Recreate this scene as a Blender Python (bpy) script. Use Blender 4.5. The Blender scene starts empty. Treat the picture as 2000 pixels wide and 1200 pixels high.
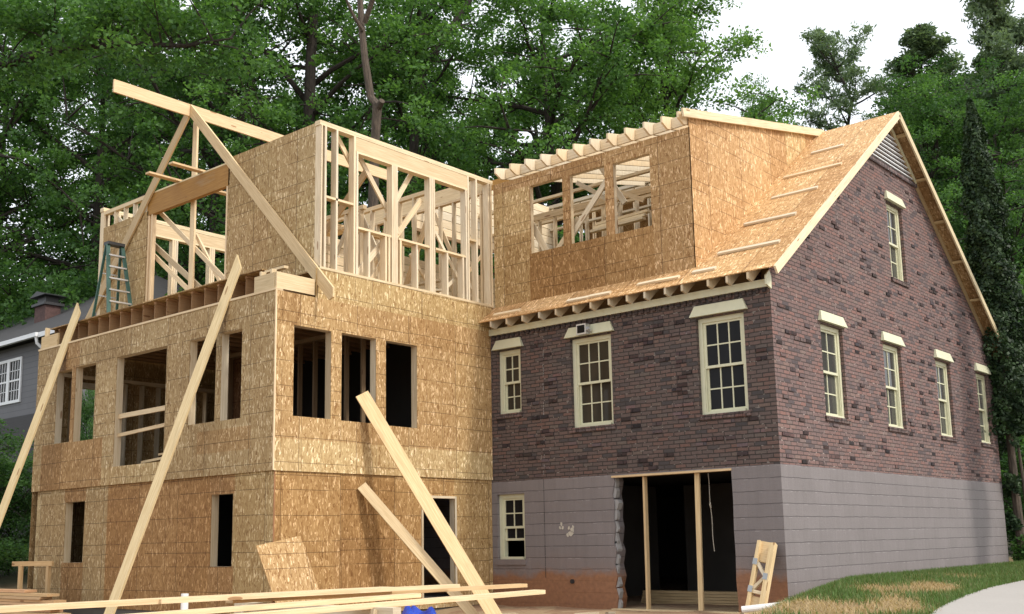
import bpy, bmesh, math, random
import numpy as np
from mathutils import Vector, Matrix
from mathutils.geometry import tessellate_polygon

# ------------------------------------------------------------------ scene, camera, light
S = bpy.context.scene
C = S.collection
cam_d = bpy.data.cameras.new("camera")
cam = bpy.data.objects.new("camera", cam_d)
C.objects.link(cam)
S.camera = cam
cam_d.sensor_width = 36.0
cam_d.lens = 38.118
cam_d.shift_y = 0.05
cam_d.clip_start = 0.1
cam_d.clip_end = 3000
CAM = Vector((7.829, -15.643, 1.086))
RT = Vector((0.75995346, 0.64971074, -0.01861979))
UP = Vector((0.12203134, -0.11448303, 0.98590161))
FW = Vector((-0.63841921, 0.75151154, 0.16628684))
cam.matrix_world = Matrix(((RT.x, UP.x, -FW.x, CAM.x), (RT.y, UP.y, -FW.y, CAM.y),
                           (RT.z, UP.z, -FW.z, CAM.z), (0, 0, 0, 1)))

SUN_DIR = Vector((0.78, 0.10, 0.74)).normalized()
sun_el = math.asin(SUN_DIR.z)
sun_d = bpy.data.lights.new("sun", 'SUN')
sun_d.energy = 2.3
sun_d.angle = math.radians(6)
sun_d.color = (1.0, 0.95, 0.87)
sun = bpy.data.objects.new("sun", sun_d)
C.objects.link(sun)
sun.rotation_euler = (-SUN_DIR).to_track_quat('-Z', 'Y').to_euler()

W = bpy.data.worlds.new("World")
S.world = W
W.use_nodes = True
nt = W.node_tree
nt.nodes.clear()
wo = nt.nodes.new("ShaderNodeOutputWorld")
sky = nt.nodes.new("ShaderNodeTexSky")
sky.sky_type = 'NISHITA'
sky.sun_disc = False
sky.sun_elevation = sun_el
sky.sun_rotation = math.atan2(SUN_DIR.x, SUN_DIR.y)
sky.dust_density = 4.0
bg = nt.nodes.new("ShaderNodeBackground")
bg.inputs[1].default_value = 0.06
nt.links.new(sky.outputs[0], bg.inputs[0])
# thin bright overcast in front of the blue
bg2 = nt.nodes.new("ShaderNodeBackground")
bg2.inputs[0].default_value = (0.96, 0.98, 1.0, 1)
bg2.inputs[1].default_value = 1.25
ad = nt.nodes.new("ShaderNodeAddShader")
nt.links.new(bg.outputs[0], ad.inputs[0])
nt.links.new(bg2.outputs[0], ad.inputs[1])
nt.links.new(ad.outputs[0], wo.inputs[0])

S.view_settings.view_transform = 'Standard'
S.view_settings.look = 'None'
S.view_settings.exposure = 0.0
S.view_settings.gamma = 1.0
S.cycles.max_bounces = 6
S.cycles.transparent_max_bounces = 8

rnd = random.Random(7)

# ------------------------------------------------------------------ materials
class NT:
    def __init__(s, name):
        s.m = bpy.data.materials.new(name)
        s.m.use_nodes = True
        s.t = s.m.node_tree
        s.t.nodes.clear()
        s.out = s.t.nodes.new("ShaderNodeOutputMaterial")
        s.b = s.t.nodes.new("ShaderNodeBsdfPrincipled")
        s.t.links.new(s.b.outputs[0], s.out.inputs[0])
    def n(s, typ, **kw):
        nd = s.t.nodes.new(typ)
        for k, v in kw.items():
            if isinstance(k, str) and hasattr(nd, k):
                setattr(nd, k, v)
        return nd
    def l(s, a, b):
        s.t.links.new(a, b)
    def sv(s, sock, v):
        if isinstance(v, bpy.types.NodeSocket):
            s.t.links.new(v, sock)
        elif isinstance(v, tuple) and len(v) == 3 and sock.type == 'RGBA':
            sock.default_value = (*v, 1)
        else:
            sock.default_value = v
    def math(s, op, a, b=0.0, c=None):
        nd = s.n("ShaderNodeMath", operation=op)
        s.sv(nd.inputs[0], a)
        s.sv(nd.inputs[1], b)
        if c is not None:
            s.sv(nd.inputs[2], c)
        return nd.outputs[0]
    def mix(s, f, a, b, blend='MIX'):
        nd = s.n("ShaderNodeMix", data_type='RGBA', blend_type=blend)
        s.sv(nd.inputs[0], f)
        s.sv(nd.inputs[6], a)
        s.sv(nd.inputs[7], b)
        return nd.outputs[2]
    def ramp(s, f, stops, interp='LINEAR'):
        nd = s.n("ShaderNodeValToRGB")
        cr = nd.color_ramp
        cr.interpolation = interp
        while len(cr.elements) > 1:
            cr.elements.remove(cr.elements[-1])
        cr.elements[0].position = stops[0][0]
        cr.elements[0].color = (*stops[0][1], 1)
        for p, c in stops[1:]:
            e = cr.elements.new(p)
            e.color = (*c, 1)
        s.l(f, nd.inputs[0])
        return nd.outputs[0]
    def uv(s):
        return s.n("ShaderNodeUVMap").outputs[0]
    def pos(s):
        return s.n("ShaderNodeNewGeometry").outputs[0]
    def attr(s, name):
        nd = s.n("ShaderNodeAttribute")
        nd.attribute_name = name
        return nd
    def map(s, v, scale=(1, 1, 1), rot=(0, 0, 0), loc=(0, 0, 0)):
        nd = s.n("ShaderNodeMapping")
        s.l(v, nd.inputs[0])
        nd.inputs[1].default_value = loc
        nd.inputs[2].default_value = rot
        nd.inputs[3].default_value = scale
        return nd.outputs[0]
    def noise(s, v, scale, detail=2.0, rough=0.5):
        nd = s.n("ShaderNodeTexNoise")
        s.l(v, nd.inputs['Vector'])
        nd.inputs['Scale'].default_value = scale
        nd.inputs['Detail'].default_value = detail
        nd.inputs['Roughness'].default_value = rough
        return nd.outputs[0]
    def voro(s, v, scale=1.0, feature='F1', out='Color', rand=1.0):
        nd = s.n("ShaderNodeTexVoronoi", feature=feature)
        s.l(v, nd.inputs['Vector'])
        nd.inputs['Scale'].default_value = scale
        nd.inputs['Randomness'].default_value = rand
        return nd.outputs[out]
    def sep(s, v):
        nd = s.n("ShaderNodeSeparateXYZ")
        s.l(v, nd.inputs[0])
        return nd.outputs
    def bump(s, h, strength=0.3, dist=0.01):
        nd = s.n("ShaderNodeBump")
        nd.inputs[0].default_value = strength
        nd.inputs[1].default_value = dist
        s.l(h, nd.inputs['Height'])
        s.l(nd.outputs[0], s.b.inputs['Normal'])
    def col(s, c):
        s.sv(s.b.inputs['Base Color'], c)
    def rough(s, r):
        s.sv(s.b.inputs['Roughness'], r)


def mat_plain(name, c, r=0.6, metal=0.0, var=0.12, scale=6.0):
    k = NT(name)
    p = k.pos()
    n = k.noise(p, scale, 4)
    k.col(k.mix(n, tuple(x * (1 - var) for x in c), tuple(min(1, x * (1 + var)) for x in c)))
    k.rough(r)
    k.b.inputs['Metallic'].default_value = metal
    return k.m


def mat_osb():
    k = NT("oriented_strand_board")
    uv = k.uv()
    nw = k.n("ShaderNodeTexNoise")
    k.l(uv, nw.inputs['Vector'])
    nw.inputs['Scale'].default_value = 9
    nw.inputs['Detail'].default_value = 2
    s0 = k.n("ShaderNodeVectorMath", operation='SUBTRACT')
    k.l(nw.outputs[1], s0.inputs[0]); s0.inputs[1].default_value = (0.5, 0.5, 0.5)
    s1 = k.n("ShaderNodeVectorMath", operation='SCALE')
    k.l(s0.outputs[0], s1.inputs[0]); s1.inputs['Scale'].default_value = 0.07
    s2 = k.n("ShaderNodeVectorMath", operation='ADD')
    k.l(uv, s2.inputs[0]); k.l(s1.outputs[0], s2.inputs[1])
    wuv = s2.outputs[0]
    # three layers of flakes laid at different angles
    def layer(rot, sx, sy, off):
        v = k.map(wuv, (sx, sy, 1), (0, 0, rot), (off, off * 0.7, 0))
        return k.sep(k.voro(v, 1.0))[0]
    a = layer(0.22, 46, 10, 0.0)
    b = layer(0.75, 48, 10, 3.1)
    c = layer(-0.6, 48, 10, 7.7)
    d = layer(1.35, 48, 12, 12.3)
    m1 = k.math('GREATER_THAN', k.sep(k.voro(k.map(uv, (24, 12, 1), (0, 0, 0.4), (5, 1, 0)), 1.0))[1], 0.55)
    m2 = k.math('GREATER_THAN', k.sep(k.voro(k.map(uv, (26, 12, 1), (0, 0, -0.5), (2, 9, 0)), 1.0))[2], 0.62)
    m3 = k.math('GREATER_THAN', k.sep(k.voro(k.map(uv, (22, 14, 1), (0, 0, 1.2), (8, 4, 0)), 1.0))[0], 0.8)
    def mixf(f, x, y):
        nd = k.n("ShaderNodeMix", data_type='FLOAT')
        k.sv(nd.inputs[0], f); k.sv(nd.inputs[2], x); k.sv(nd.inputs[3], y)
        return nd.outputs[0]
    f = mixf(m1, a, b)
    f = mixf(m2, f, c)
    f = mixf(m3, f, d)
    cl = k.ramp(f, [(0.0, (0.22, 0.130, 0.055)), (0.12, (0.325, 0.220, 0.108)), (0.45, (0.385, 0.282, 0.150)),
                    (0.80, (0.43, 0.322, 0.178)), (0.90, (0.56, 0.44, 0.27)), (1.0, (0.76, 0.64, 0.46))])
    big = k.noise(uv, 1.1, 3)
    cl = k.mix(0.5, cl, k.mix(big, (0.72, 0.72, 0.72), (1.28, 1.28, 1.28)), 'MULTIPLY')
    # fine dark knots and stains
    st = k.noise(k.map(uv, (1, 1, 1), (0, 0, 0), (31, 7, 0)), 3.3, 5, 0.65)
    st = k.math('MULTIPLY', k.math('SUBTRACT', st, 0.60), 4.0)
    st = k.n("ShaderNodeClamp").outputs[0] if False else k.math('MINIMUM', k.math('MAXIMUM', st, 0.0), 0.45)
    cl = k.mix(st, cl, (0.20, 0.115, 0.045))
    # printed nailing lines and sheet joints
    sx = k.sep(uv)
    def line(val, period, off, w):
        t = k.math('FRACT', k.math('DIVIDE', k.math('ADD', val, off), period))
        t = k.math('MULTIPLY', k.math('MINIMUM', t, k.math('SUBTRACT', 1.0, t)), period)
        return k.math('LESS_THAN', t, w)
    colid = k.math('FLOOR', k.math('DIVIDE', k.math('ADD', sx[0], 0.55), 1.22))
    jit = k.n("ShaderNodeTexWhiteNoise", noise_dimensions='1D')
    k.l(colid, jit.inputs[1])
    v2 = k.math('ADD', sx[1], k.math('MULTIPLY', jit.outputs[0], 0.03))
    gaps = k.math('GREATER_THAN', k.noise(k.map(uv, (1.0, 3, 1), (0, 0, 0), (3, 3, 0)), 2.2, 2), 0.42)
    h1 = k.math('MULTIPLY', line(v2, 0.406, 0.05, 0.0055), k.math('ADD', 0.35, k.math('MULTIPLY', gaps, 0.65)))
    h2 = k.math('MULTIPLY', line(v2, 1.22, 0.23, 0.0055), gaps)
    gaps2 = k.math('GREATER_THAN', k.noise(k.map(uv, (3, 0.9, 1), (0, 0, 0), (9, 1, 0)), 2.0, 2), 0.5)
    v1 = k.math('MULTIPLY', line(sx[0], 0.406, 0.1, 0.005), gaps2)
    j = line(sx[0], 1.22, 0.55, 0.0065)
    ln = k.math('MAXIMUM', k.math('MAXIMUM', h1, h2), k.math('MAXIMUM', k.math('MULTIPLY', v1, 0.7), j))
    cl = k.mix(k.math('MULTIPLY', ln, 0.72), cl, (0.085, 0.052, 0.026))
    at = k.attr("tint").outputs[0]
    # every sheet came from a different press run
    rowid = k.math('FLOOR', k.math('DIVIDE', k.math('ADD', sx[1], 0.3), 2.44))
    cmb = k.n("ShaderNodeCombineXYZ")
    k.l(colid, cmb.inputs[0]); k.l(rowid, cmb.inputs[1])
    wn = k.n("ShaderNodeTexWhiteNoise", noise_dimensions='3D')
    k.l(cmb.outputs[0], wn.inputs[0])
    cl = k.mix(1.0, cl, k.ramp(wn.outputs[0], [(0.0, (0.82, 0.76, 0.68)), (0.35, (0.98, 0.95, 0.90)), (0.7, (1.03, 1.03, 1.02)), (1.0, (1.14, 1.17, 1.16))]), 'MULTIPLY')
    cl = k.mix(1.0, cl, at, 'MULTIPLY')
    k.col(cl)
    k.rough(0.72)
    k.b.inputs['Specular IOR Level'].default_value = 0.25
    k.bump(f, 0.25, 0.004)
    return k.m


def mat_lumber(name="lumber", c0=(0.45, 0.345, 0.21), c1=(0.71, 0.615, 0.455)):
    k = NT(name)
    uv = k.uv()
    g = k.noise(k.map(uv, (0.7, 14, 1)), 3.0, 5, 0.6)
    g2 = k.noise(k.map(uv, (2.0, 60, 1)), 2.0, 2, 0.5)
    f = k.math('ADD', k.math('MULTIPLY', g, 0.75), k.math('MULTIPLY', g2, 0.25))
    cl = k.ramp(f, [(0.25, c0), (0.5, tuple((a + b) / 2 for a, b in zip(c0, c1))), (0.72, c1)])
    kn = k.voro(k.map(uv, (1.5, 7.0, 1)), 1.0, 'F1', 'Distance')
    kn = k.math('MULTIPLY', k.math('LESS_THAN', kn, 0.13), 0.75)
    sel = k.sep(k.voro(k.map(uv, (1.5, 7.0, 1)), 1.0))[0]
    kn = k.math('MULTIPLY', kn, k.math('GREATER_THAN', sel, 0.60))
    cl = k.mix(kn, cl, (0.20, 0.09, 0.03))
    gr = k.noise(k.map(uv, (0.8, 3, 1), (0, 0, 0), (5, 11, 0)), 1.6, 4)
    gr = k.math('MINIMUM', k.math('MAXIMUM', k.math('MULTIPLY', k.math('SUBTRACT', gr, 0.58), 3.0), 0.0), 0.5)
    cl = k.mix(gr, cl, (0.33, 0.27, 0.18))
    cl = k.mix(1.0, cl, k.attr("tint").outputs[0], 'MULTIPLY')
    k.col(cl)
    k.rough(0.65)
    k.b.inputs['Specular IOR Level'].default_value = 0.3
    return k.m


def mat_brick():
    k = NT("dark_brick")
    uv = k.uv()
    nw = k.n("ShaderNodeTexNoise")
    k.l(uv, nw.inputs['Vector'])
    nw.inputs['Scale'].default_value = 9
    nw.inputs['Detail'].default_value = 3
    sub = k.n("ShaderNodeVectorMath", operation='SUBTRACT')
    k.l(nw.outputs[1], sub.inputs[0]); sub.inputs[1].default_value = (0.5, 0.5, 0.5)
    sc = k.n("ShaderNodeVectorMath", operation='SCALE')
    k.l(sub.outputs[0], sc.inputs[0]); sc.inputs['Scale'].default_value = 0.022
    ad = k.n("ShaderNodeVectorMath", operation='ADD')
    k.l(uv, ad.inputs[0]); k.l(sc.outputs[0], ad.inputs[1])
    v = ad.outputs[0]
    def bt(seed, c1, c2, mortar):
        b = k.n("ShaderNodeTexBrick")
        b.offset = 0.5
        k.l(v, b.inputs['Vector'])
        b.inputs['Color1'].default_value = c1
        b.inputs['Color2'].default_value = c2
        b.inputs['Mortar'].default_value = mortar
        b.inputs['Scale'].default_value = 1.0
        b.inputs['Mortar Size'].default_value = 0.0095
        b.inputs['Mortar Smooth'].default_value = 0.3
        b.inputs['Bias'].default_value = 0.0
        b.inputs['Brick Width'].default_value = 0.213
        b.inputs['Row Height'].default_value = 0.0677
        return b
    b = bt(0, (0, 0, 0, 1), (1, 1, 1, 1), (0.5, 0.5, 0.5, 1))
    val = k.sep(b.outputs[0])[0]
    cl = k.ramp(val, [(0.0, (0.070, 0.064, 0.066)), (0.07, (0.088, 0.077, 0.077)), (0.13, (0.126, 0.099, 0.092)), (0.4, (0.136, 0.102, 0.094)),
                      (0.62, (0.150, 0.106, 0.095)), (0.80, (0.165, 0.103, 0.088)), (0.9, (0.150, 0.122, 0.107)), (1.0, (0.116, 0.098, 0.094))])
    n2 = k.noise(uv, 24, 5, 0.7)
    cl = k.mix(0.65, cl, k.mix(n2, (0.35, 0.35, 0.37), (1.65, 1.6, 1.6)), 'MULTIPLY')
    big = k.noise(uv, 0.55, 3)
    cl = k.mix(0.6, cl, k.mix(big, (0.78, 0.76, 0.76), (1.22, 1.22, 1.2)), 'MULTIPLY')
    # smeared mortar, mostly grey brown with pale dabs in the head joints
    pale = k.math('GREATER_THAN', k.noise(uv, 11, 3), 0.63)
    mort = k.mix(pale, (0.052, 0.045, 0.042), (0.23, 0.205, 0.185))
    cl = k.mix(b.outputs[1], cl, mort)
    cl = k.mix(1.0, cl, k.attr("tint").outputs[0], 'MULTIPLY')
    k.col(cl)
    k.rough(0.85)
    k.b.inputs['Specular IOR Level'].default_value = 0.2
    h = k.math('ADD', k.math('MULTIPLY', k.math('SUBTRACT', 1.0, b.outputs[1]), 0.8), k.math('ADD', k.math('MULTIPLY', n2, 0.7), k.math('MULTIPLY', val, 0.6)))
    k.bump(h, 0.7, 0.010)
    return k.m


def mat_block():
    """painted concrete block courses, clay splashed along the front foot"""
    k = NT("painted_block")
    uv = k.uv()
    sx = k.sep(uv)
    wob = k.math('MULTIPLY', k.math('SUBTRACT', k.noise(uv, 3.0, 4), 0.5), 0.03)
    t = k.math('FRACT', k.math('DIVIDE', k.math('ADD', k.math('SUBTRACT', 2.2, sx[1]), wob), 0.2032))
    t = k.math('MULTIPLY', k.math('MINIMUM', t, k.math('SUBTRACT', 1.0, t)), 0.2032)
    j = k.math('LESS_THAN', t, 0.0055)
    row = k.math('FLOOR', k.math('DIVIDE', k.math('SUBTRACT', 2.2, sx[1]), 0.2032))
    uo = k.math('ADD', sx[0], k.math('MULTIPLY', k.math('MODULO', row, 2.0), 0.2032))
    tv = k.math('FRACT', k.math('DIVIDE', uo, 0.4064))
    tv = k.math('MULTIPLY', k.math('MINIMUM', tv, k.math('SUBTRACT', 1.0, tv)), 0.4064)
    jv = k.math('MULTIPLY', k.math('LESS_THAN', tv, 0.004), 0.14)
    n = k.noise(uv, 60, 3, 0.7)
    big = k.noise(uv, 1.4, 4)
    cl = k.mix(n, (0.150, 0.133, 0.130), (0.236, 0.213, 0.210))
    cl = k.mix(0.6, cl, k.mix(big, (0.82, 0.80, 0.80), (1.18, 1.18, 1.2)), 'MULTIPLY')
    cb = k.n("ShaderNodeCombineXYZ")
    k.l(k.math('FLOOR', k.math('DIVIDE', uo, 0.4064)), cb.inputs[0]); k.l(row, cb.inputs[1])
    wn = k.n("ShaderNodeTexWhiteNoise", noise_dimensions='3D')
    k.l(cb.outputs[0], wn.inputs[0])
    cl = k.mix(1.0, cl, k.mix(wn.outputs[0], (0.965, 0.965, 0.965), (1.03, 1.03, 1.035)), 'MULTIPLY')
    run = k.noise(k.map(uv, (4, 0.35, 1), (0, 0, 0), (2, 5, 0)), 2.2, 4, 0.65)
    cl = k.mix(0.55, cl, k.mix(run, (0.70, 0.69, 0.69), (1.26, 1.26, 1.26)), 'MULTIPLY')
    fade = k.math('GREATER_THAN', k.noise(k.map(uv, (1, 5, 1)), 2.0, 3), 0.4)
    cl = k.mix(k.math('MULTIPLY', k.math('MULTIPLY', j, 0.75), k.math('ADD', 0.5, k.math('MULTIPLY', fade, 0.5))), cl, (0.045, 0.038, 0.040))
    cl = k.mix(jv, cl, (0.07, 0.06, 0.06))
    lip = k.math('LESS_THAN', k.math('FRACT', k.math('ADD', k.math('DIVIDE', k.math('SUBTRACT', 2.2, sx[1]), 0.2032), 0.93)), 0.03)
    lip = k.math('MULTIPLY', lip, k.math('GREATER_THAN', k.noise(k.map(uv, (3, 1, 1)), 3.0, 2), 0.58))
    cl = k.mix(k.math('MULTIPLY', lip, 0.5), cl, (0.45, 0.42, 0.42))
    # clay: the attribute 'clay' is 1 on the stained front
    edge = k.math('ADD', k.math('MULTIPLY', k.noise(uv, 1.3, 5, 0.62), 0.62), k.math('MULTIPLY', k.noise(uv, 9, 4), 0.14))
    amt = k.math('MINIMUM', k.math('MAXIMUM', k.math('MULTIPLY', k.math('SUBTRACT', k.math('ADD', 0.20, k.math('MULTIPLY', edge, 1.02)), sx[1]), 5.0), 0.0), 0.9)
    dust = k.math('MULTIPLY', k.math('MINIMUM', k.math('MAXIMUM', k.math('SUBTRACT', 1.0, k.math('MULTIPLY', sx[1], 1.0)), 0.0), 1.0), 0.55)
    cn = k.noise(uv, 14, 4)
    clay = k.mix(cn, (0.16, 0.064, 0.026), (0.38, 0.175, 0.078))
    amt = k.math('MAXIMUM', amt, k.math('MULTIPLY', dust, k.noise(uv, 3, 4)))
    ca = k.attr("tint").outputs[2]
    cl = k.mix(k.math('MULTIPLY', amt, ca), cl, clay)
    k.col(cl)
    k.rough(0.62)
    k.bump(k.math('SUBTRACT', k.math('ADD', k.math('MULTIPLY', n, 0.6), k.math('MULTIPLY', k.noise(uv, 14, 4, 0.7), 0.8)), j), 0.6, 0.012)
    return k.m


def mat_leaf(name, dark, light, trans=0.3):
    k = NT(name)
    at = k.attr("tint")
    s = k.sep(at.outputs[0])
    cl = k.mix(s[0], dark, light)
    k.col(cl)
    k.rough(0.5)
    k.b.inputs['Specular IOR Level'].default_value = 0.25
    tr = k.n("ShaderNodeBsdfTranslucent")
    k.l(k.mix(1.0, cl, (1.2, 1.25, 0.6), 'MULTIPLY'), tr.inputs[0])
    mx = k.n("ShaderNodeMixShader")
    mx.inputs[0].default_value = trans
    k.l(k.b.outputs[0], mx.inputs[1])
    k.l(tr.outputs[0], mx.inputs[2])
    k.l(mx.outputs[0], k.out.inputs[0])
    return k.m


def mat_bark(name="bark", a=(0.014, 0.011, 0.009), b=(0.048, 0.038, 0.030)):
    k = NT(name)
    p = k.pos()
    n = k.noise(k.map(p, (6, 6, 1.2)), 2.5, 5, 0.65)
    k.col(k.ramp(n, [(0.3, a), (0.7, b)]))
    k.rough(0.9)
    k.bump(n, 0.8, 0.05)
    return k.m


def mat_ground():
    k = NT("clay_and_duff_ground")
    p = k.pos()
    n = k.noise(p, 0.8, 5, 0.6)
    n2 = k.noise(p, 9, 5, 0.7)
    s = k.sep(p)
    clay = k.mix(n2, (0.20, 0.10, 0.055), (0.40, 0.27, 0.16))
    saw = k.math('GREATER_THAN', n, 0.5)
    clay = k.mix(k.math('MULTIPLY', saw, 0.6), clay, k.mix(n2, (0.30, 0.21, 0.12), (0.52, 0.40, 0.24)))
    bank = k.mix(n2, (0.20, 0.125, 0.062), (0.40, 0.27, 0.14))
    f = k.math('MINIMUM', k.math('MAXIMUM', k.math('MULTIPLY', k.math('ADD', s[0], k.math('MULTIPLY', s[1], 0.25)), 1.6), 0.0), 1.0)
    cl = k.mix(f, clay, bank)
    wood = k.mix(n2, (0.03, 0.035, 0.014), (0.075, 0.07, 0.03))
    fy = k.math('MINIMUM', k.math('MAXIMUM', k.math('MULTIPLY', k.math('SUBTRACT', s[1], 12.0), 0.5), 0.0), 1.0)
    fx = k.math('MINIMUM', k.math('MAXIMUM', k.math('MULTIPLY', k.math('SUBTRACT', -15.5, s[0]), 0.5), 0.0), 1.0)
    cl = k.mix(k.math('MAXIMUM', fy, fx), cl, wood)
    k.col(cl)
    k.rough(0.95)
    k.bump(n2, 0.6, 0.04)
    return k.m


def mat_concrete():
    k = NT("pale_concrete")
    p = k.pos()
    n = k.noise(p, 30, 5, 0.7)
    b = k.noise(p, 0.9, 4)
    cl = k.mix(n, (0.29, 0.27, 0.245), (0.42, 0.395, 0.365))
    cl = k.mix(0.5, cl, k.mix(b, (0.82, 0.8, 0.78), (1.15, 1.15, 1.15)), 'MULTIPLY')
    k.col(cl)
    k.rough(0.9)
    k.bump(n, 0.3, 0.004)
    return k.m


def mat_glass(name="window_glass", c=(0.012, 0.012, 0.013), sp=0.1):
    k = NT(name)
    p = k.pos()
    k.col(k.mix(k.noise(k.map(p, (2.5, 2.5, .5)), 1.6, 3), tuple(x * .5 for x in c), tuple(x * 1.5 for x in c)))
    k.rough(0.04)
    k.b.inputs['IOR'].default_value = 1.5
    k.b.inputs['Specular IOR Level'].default_value = sp
    k.bump(k.noise(p, 2.0, 2), 0.05, 0.01)
    return k.m


def mat_siding(name, a, course):
    k = NT(name)
    p = k.pos()
    z = k.sep(p)[2]
    t = k.math('FRACT', k.math('DIVIDE', z, course))
    ln = k.math('LESS_THAN', t, 0.10)
    n = k.noise(p, 3, 3)
    cl = k.mix(n, tuple(x * .9 for x in a), tuple(x * 1.1 for x in a))
    cl = k.mix(k.math('MULTIPLY', ln, 0.5), cl, tuple(x * .35 for x in a))
    k.col(cl)
    k.rough(0.7)
    k.bump(t, 0.5, 0.02)
    return k.m


M = {}
M['osb'] = mat_osb()
M['lumber'] = mat_lumber()
M['orange_lumber'] = mat_lumber("laminated_beam", (0.22, 0.105, 0.022), (0.40, 0.215, 0.055))
M['brick'] = mat_brick()
M['block'] = mat_block()
M['cream'] = mat_plain("cream_paint", (0.61, 0.60, 0.425), 0.5, 0, 0.10, 8)
M['glass'] = mat_glass()
M['glass_brown'] = mat_glass('glass_before_brown_room', (0.045, 0.038, 0.028), .15)
M['glass_grey'] = mat_glass('glass_before_grey_curtain', (0.060, 0.060, 0.056), .32)
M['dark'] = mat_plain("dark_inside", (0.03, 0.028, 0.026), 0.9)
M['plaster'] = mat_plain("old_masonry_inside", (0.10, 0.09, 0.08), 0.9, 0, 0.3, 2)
M['graymortar'] = mat_plain("broken_grey_block", (0.30, 0.29, 0.28), 0.9, 0, 0.3, 9)
M['alu'] = mat_plain("aluminium", (0.62, 0.63, 0.64), 0.35, 0.7, 0.08)
M['green'] = mat_plain("green_fibreglass", (0.025, 0.085, 0.066), 0.5)
M['black'] = mat_plain("black_plastic", (0.02, 0.02, 0.022), 0.5)
M['white'] = mat_plain("white_paint", (0.72, 0.73, 0.74), 0.45, 0, 0.06)
M['pvc'] = mat_plain("white_plastic_pipe", (0.78, 0.77, 0.74), 0.35, 0, 0.05)
M['grey'] = mat_plain("galvanised_plate", (0.33, 0.35, 0.36), 0.45, 0.5, 0.15)
M['tarp'] = mat_plain("blue_tarp", (0.015, 0.06, 0.42), 0.45, 0, 0.35, 12)
M['shingle'] = mat_siding("dark_shingle", (0.045, 0.043, 0.045), 0.12)
M['siding'] = mat_siding("grey_siding", (0.135, 0.135, 0.145), 0.20)
M['redbrick'] = mat_plain("chimney_brick", (0.09, 0.05, 0.045), 0.9, 0, 0.6, 14)
M['rope'] = mat_plain("pale_rope", (0.5, 0.46, 0.38), 0.9)
M['bark'] = mat_bark()
M['palebark'] = mat_bark("grey_brown_bark", (0.035, 0.027, 0.020), (0.13, 0.098, 0.072))
M['leaf'] = mat_leaf("broad_leaves", (0.045, 0.112, 0.034), (0.160, 0.315, 0.085), 0.48)
M['leaf_bright'] = mat_leaf("young_broad_leaves", (0.065, 0.150, 0.036), (0.21, 0.375, 0.105), 0.48)
M['leaf_dark'] = mat_leaf("shaded_species_leaves", (0.036, 0.092, 0.030), (0.130, 0.262, 0.076), 0.46)  # darker green for some broadleaf crowns and shrubs
M['needle'] = mat_leaf("pine_needles", (0.085, 0.135, 0.085), (0.23, 0.32, 0.195), 0.35)
M['cypress'] = mat_leaf("cypress_sprays", (0.014, 0.032, 0.014), (0.055, 0.10, 0.036), 0.15)
M['grass'] = mat_leaf("grass_blades", (0.0, 0.0, 0.0), (1, 1, 1), 0.25)
M['ground'] = mat_ground()
M['concrete'] = mat_concrete()
# grass takes its colour straight from each blade
gm = M['grass'].node_tree
for nd in list(gm.nodes):
    if nd.type == 'MIX' and nd.data_type == 'RGBA' and nd.blend_type == 'MIX':
        a_ = [n for n in gm.nodes if n.type == 'ATTRIBUTE'][0]
        for lk in list(nd.outputs[2].links):
            gm.links.new(a_.outputs[0], lk.to_socket)

# ------------------------------------------------------------------ builders
WL = {}


def wloc(o):
    return WL.get(o.name, Vector((0, 0, 0))) if o else Vector((0, 0, 0))


def tag(o, label=None, cat=None, group=None, kind=None):
    if label: o['label'] = label
    if cat: o['category'] = cat
    if group: o['group'] = group
    if kind: o['kind'] = kind
    return o


def thing(name, loc, label, cat, group=None, rz=0.0):
    o = bpy.data.objects.new(name, None)
    C.objects.link(o)
    o.empty_display_size = 0.3
    o.location = loc
    o.rotation_euler = (0, 0, rz)
    WL[o.name] = Vector(loc)
    return tag(o, label, cat, group)


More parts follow.
